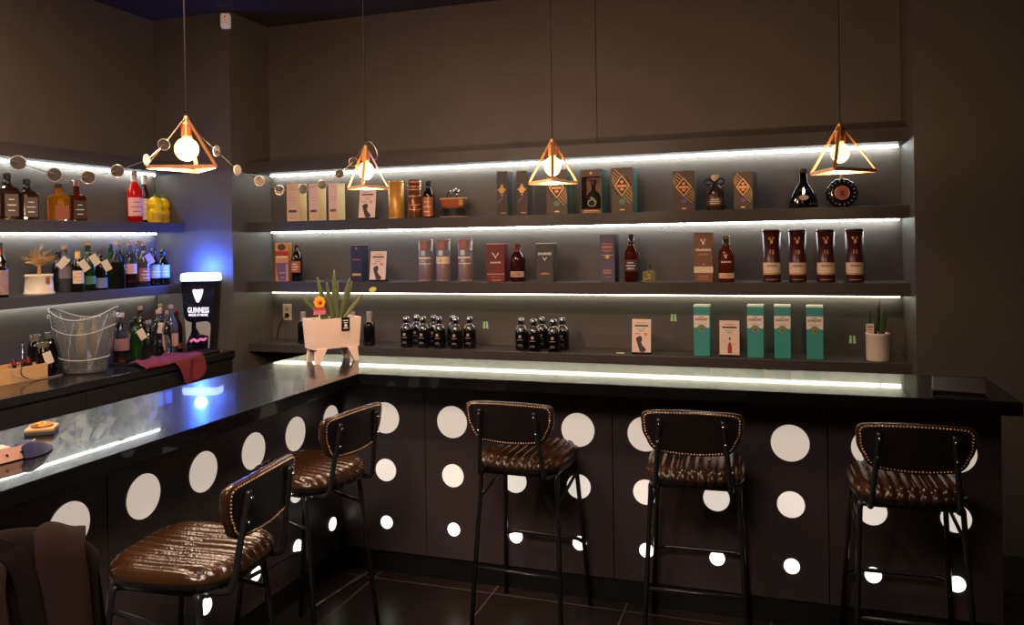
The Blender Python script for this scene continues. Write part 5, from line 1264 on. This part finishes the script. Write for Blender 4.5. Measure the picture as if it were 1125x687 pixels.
# beer sign shaped like a full glass
SGY = 4.41
sb = at(222, 387, 1, SGY)
zbs = ZBC + .0005
d_ = (Vector((sb.x, SGY, zbs)) - Vector((0, 0, EYE))).dot(FWD); kp = .93 * d_ / FPX
t = thing('beer_sign', 'illuminated black beer sign shaped like a glass with glowing white top', 'sign', (sb.x, SGY, zbs), R(14))
Hs = at(222, 300, 1, SGY).z - zbs
M_SIGN = mat('sign_gloss_black', (18, 18, 30), 0.18, coat=.4)
def sec(w, z, dd): return [(-w, -dd, z), (w, -dd, z), (w * 1.06, -dd * .3, z), (w * 1.06, dd, z), (-w * 1.06, dd, z), (-w * 1.06, -dd * .3, z)]
bm = B(); ring_stack(bm, [sec(14.5 * kp, 0, .040), sec(16.2 * kp, Hs * .22, .040), sec(18.5 * kp, Hs * .55, .042), sec(20.2 * kp, Hs * .90, .044)]); bmesh.ops.recalc_face_normals(bm, faces=bm.faces); obj('sign_body', bm, M_SIGN, t)
bm = B(); ring_stack(bm, [sec(20.2 * kp, Hs * .90, .046), sec(20.8 * kp, Hs * .93, .048), sec(20.4 * kp, Hs * .985, .046), sec(18.0 * kp, Hs * 1.0, .040)]); bmesh.ops.recalc_face_normals(bm, faces=bm.faces); obj('glowing_top', bm, mat('sign_white_glow', (240, 244, 255), 0.3, emis=(170, 200, 255), es=6.0), t)
M_SW = mat('sign_white_letters', (240, 240, 250), 0.4, emis=(226, 232, 255), es=1.1)
bm = B(); hz = Hs * .715; hs = 6.6 * kp
frame = [(-.95, .95), (-.7, 1.15), (-.2, 1.0), (.3, 1.1), (.8, 1.15), (1.0, .95), (.85, .3), (.55, -.5), (.1, -1.25), (-.25, -1.15), (-.6, -.3), (-.85, .4)]
prism(bm, [(a_ * hs, hz + b_ * hs) for a_, b_ in frame], -.0475, -.041); hp = obj('harp_emblem', bm, M_SW, t)
bm = B()
for k in range(4): bar(bm, (-.42 * hs + .26 * hs * k, -.0480, hz + .75 * hs), (-.22 * hs + .16 * hs * k, -.0480, hz - (.25 + .12 * k) * hs), .0022, .001, side=(1, 0, 0))
obj('harp_strings', bm, mat('harp_string_grey', (120, 126, 150), 0.5), hp)  # blue-grey strings across the white harp
tx = text('GUINNESS', 9 * kp, M_SW, t, 0, -.0435, Hs * .525, width=26 * kp, bold=.0012)
tx = text('MADE OF MORE', 4 * kp, M_SW, t, 0, -.0435, Hs * .465, width=23 * kp, bold=.0006)
pts = [(-18.0, 40), (-17.6, 33), (-15, 30), (-10, 29.4), (-8, 20), (-14, 3), (-15.4, 3)]
bm = B(); prism(bm, [(-17.2 * kp, Hs * .455), (-16.4 * kp, Hs * .41), (-13 * kp, Hs * .385), (-8.5 * kp, Hs * .37), (-9 * kp, Hs * .25), (-15.3 * kp, Hs * .10), (-16 * kp, Hs * .25)], -.0425, -.0405)
prism(bm, [(-3 * kp, Hs * .37), (10 * kp, Hs * .385), (14 * kp, Hs * .36), (14.4 * kp, Hs * .30), (12.4 * kp, Hs * .03), (11 * kp, Hs * .03), (11.5 * kp, Hs * .2), (2 * kp, Hs * .22), (-3 * kp, Hs * .3)], -.0425, -.0405)
obj('bottle_outline', bm, mat('sign_grey', (170, 170, 172), 0.4), t)
bm = B(); 
tube(bm, smooth_path([(-10 * kp, -.044, Hs * .125), (-6 * kp, -.044, Hs * .16), (-2 * kp, -.044, Hs * .12), (2 * kp, -.044, Hs * .165), (6 * kp, -.044, Hs * .14), (9 * kp, -.044, Hs * .17)], 2), 1.5 * kp, 6)
obj('pink_script', bm, mat('pink_script', (232, 120, 190), 0.4, emis=(232, 110, 180), es=.5), t)

# --- things lying on the bar near the edge of the picture
a = at(46, 476, 2, HB)
t = thing('coaster_box', 'small square tan and dark box with coiled gold chain on top, on the bar', 'box', (a.x, a.y, HB + .0005), R(38))
obj('box_base', bx(-.042, .042, -.042, .042, 0, .012, bev=.002), mat('dark_grey_box', (70, 64, 62), 0.4), t)
obj('box_lid', bx(-.042, .042, -.042, .042, .0125, .021, bev=.002), mat('tan_box_lid', (206, 160, 104), 0.45), t)
q = thing('coiled_chain', 'coiled gold chain lying on the small tan box', 'chain', (a.x, a.y, HB + .0225), R(38))
bm = B(); pts = []
for k in range(90):
    an = k * .38; rr_ = .032 - .00024 * k; pts.append((rr_ * math.cos(an), rr_ * math.sin(an), .004 + .002 * math.sin(k * 1.7) + k * .00004))
tube(bm, pts, .0032, 5); obj('chain', bm, mat('gold_chain', (190, 140, 72), 0.35, metal=.6), q)
# folded strap of pink and navy leather
a = at(20, 509, 2, HB); b_ = at(66, 497, 2, HB)
t = thing('leather_strap', 'folded pink and navy leather strap with punched holes lying on the bar', 'strap', (at(10, 508, 2, HB).x, at(10, 508, 2, HB).y, HB + .0005), R(78))
M_PK = mat('pink_leather', (222, 168, 146), 0.45, bump=.05, bscale=200); M_NV = mat('navy_leather', (38, 40, 74), 0.5, bump=.1, bscale=150)
bm = B(); pts = [(-.20, 0), (-.05, -.006), (.03, -.004), (.055, .004)]
rings = []
for k, (x_, y_) in enumerate(smooth_path([(p[0], p[1], 0) for p in pts], 2) and [(p.x, p.y) for p in smooth_path([(p[0], p[1], 0) for p in pts], 2)]):
    rings.append([(x_, y_ - .004, .003), (x_, y_ + .004, .003), (x_, y_ + .008, .038), (x_, y_ + .002, .040)])
ring_stack(bm, rings); bmesh.ops.recalc_face_normals(bm, faces=bm.faces); ps = obj('pink_band', bm, M_PK, t)
bm = B()
for x_ in (-.16, -.10, -.055, -.01, .03):
    prism(bm, circle_poly(x_, .022, .0028, 10), -.012, .004)
obj('punched_holes', bm, M_BLACK, ps)
obj('upper_band', bx(-.20, .02, .03, .075, .028, .036, bev=.003), mat('pale_pink_leather', (226, 186, 170), 0.45), t)
bm = B()
for k in range(9): box(bm, -.19 + .022 * k, -.178 + .022 * k, .055, .058, .036, .0372)
obj('white_stitching', bm, mat('white_thread', (200, 200, 220), 0.6), t)
obj('inner_band', bx(-.20, .04, .012, .03, .003, .030, bev=.003), M_BLACK, t)
bm = B(); rings = []
for x_, hw_, zz, yc in ((.035, .034, .036, .016), (.06, .042, .042, .02), (.095, .042, .036, .03), (.125, .030, .020, .042), (.15, .006, .008, .05)):
    rings.append([(x_, yc - hw_, .001), (x_, yc + hw_, .001), (x_, yc + hw_ * .8, zz), (x_ - .004, yc - hw_ * .55, zz * 1.02)])
ring_stack(bm, rings); bmesh.ops.recalc_face_normals(bm, faces=bm.faces)
bmesh.ops.bevel(bm, geom=list(bm.edges), offset=.003, segments=2, affect='EDGES'); nv = obj('navy_fold', bm, M_NV, t)
bm = B(); bar(bm, (.068, .006, .0425), (.092, .038, .0395), .004, .001, side=(1, 0, 0)); obj('pale_mark', bm, mat('pale_pink_mark', (200, 160, 150), 0.5), nv)

# alarm sensor high on the corner
a = at(258, 21.5, 1, YF - .02)
t = thing('motion_sensor', 'white alarm motion sensor with a red light high on the wall corner', 'sensor', (XL - .015, YF - .004, a.z), R(24))
bm = B(); rings = []
for z_, w_, dd in ((-.052, .018, .016), (-.049, .029, .026), (-.035, .032, .034), (.035, .032, .036), (.047, .027, .030), (.050, .015, .016)):
    rings.append([(-w_, 0, z_), (-w_, -dd * .75, z_), (-w_ * .75, -dd, z_), (w_ * .75, -dd, z_), (w_, -dd * .75, z_), (w_, 0, z_)])
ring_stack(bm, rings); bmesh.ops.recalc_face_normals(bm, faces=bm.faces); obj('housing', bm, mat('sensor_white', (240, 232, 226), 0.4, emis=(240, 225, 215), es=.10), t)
bm = B(); prism(bm, circle_poly(0, .022, .0065, 16), -.0375, -.034); obj('red_light', bm, mat('sensor_red', (190, 40, 30), 0.3, emis=(200, 30, 20), es=.3), t)
bm = B(); box(bm, -.008, .008, -.0365, -.034, -.002, .001); box(bm, -.026, .026, -.0352, -.033, -.017, -.0155); obj('lens_line', bm, mat('sensor_grey', (180, 150, 140), 0.5), t)

# ================================================================== LIGHT
def light(kind, name, loc, power, color, size=.2, rot=None, sy=None, spread=None):
    l = bpy.data.lights.new(name, kind); l.energy = power; l.color = color
    if kind == 'AREA':
        l.size = size
        if sy: l.shape = 'RECTANGLE'; l.size_y = sy
        if spread: l.spread = spread
    else: l.shadow_soft_size = size
    o = bpy.data.objects.new(name, l); COL.objects.link(o); o.location = loc
    if rot: o.rotation_euler = rot
    return o
WARM = (1.0, .68, .42)
for i, (x, y, za, zb_) in enumerate((L1, L2, L3, L4)):
    light('POINT', 'pendant_light', (x, y, zb_ + .012), (20, 12.5, 12.5, 11)[i], WARM, .018)
light('AREA', 'ceiling_light', (-.7, .1, 3.1), 58, (1.0, .80, .66), 1.2, rot=(R(38), 0, R(34)), spread=R(100))
light('AREA', 'ceiling_light', (-2.6, 2.2, 3.1), 55, (1.0, .76, .55), .8)
light('POINT', 'upper_wall_fill', (-1.5, 1.9, 2.75), 52, (1.0, .60, .38), .12)  # added fill lamp above the view, brightens the upper walls
light('POINT', 'sign_glow', (sb.x + .01, SGY - .03, zbs + Hs + .05), 15, (.03, .12, 1.0), .04)
light('POINT', 'exit_glow', (2.6, 3.9, .9), 3.5, (.15, 1.0, .3), .1)
w = bpy.data.worlds.new('World'); bpy.context.scene.world = w; w.use_nodes = True
w.node_tree.nodes['Background'].inputs['Color'].default_value = (1.0, .72, .52, 1); w.node_tree.nodes['Background'].inputs['Strength'].default_value = .03

# ================================================================== CAMERA
cd = bpy.data.cameras.new('Camera'); cam = bpy.data.objects.new('Camera', cd); COL.objects.link(cam)
cd.sensor_fit = 'HORIZONTAL'; cd.sensor_width = 36.0; cd.lens = FPX / 1125 * 36.0
cd.shift_x = 0.0; cd.shift_y = -(687 / 2 - PPY) / 1125
cd.clip_start = .05; cd.clip_end = 50
mw_ = Matrix((RGT, UPV, -FWD)).transposed().to_4x4(); mw_.translation = Vector((0, 0, EYE))
cam.matrix_world = mw_
sc = bpy.context.scene; sc.camera = cam
sc.view_settings.view_transform = 'Standard'; sc.view_settings.look = 'None'; sc.view_settings.exposure = 0.0
sc.cycles.max_bounces = 10; sc.cycles.transmission_bounces = 8; sc.cycles.caustics_reflective = False; sc.cycles.caustics_refractive = False
sc.cycles.sample_clamp_indirect = 4.0
if 'used' in flask0.keys(): del flask0['used']
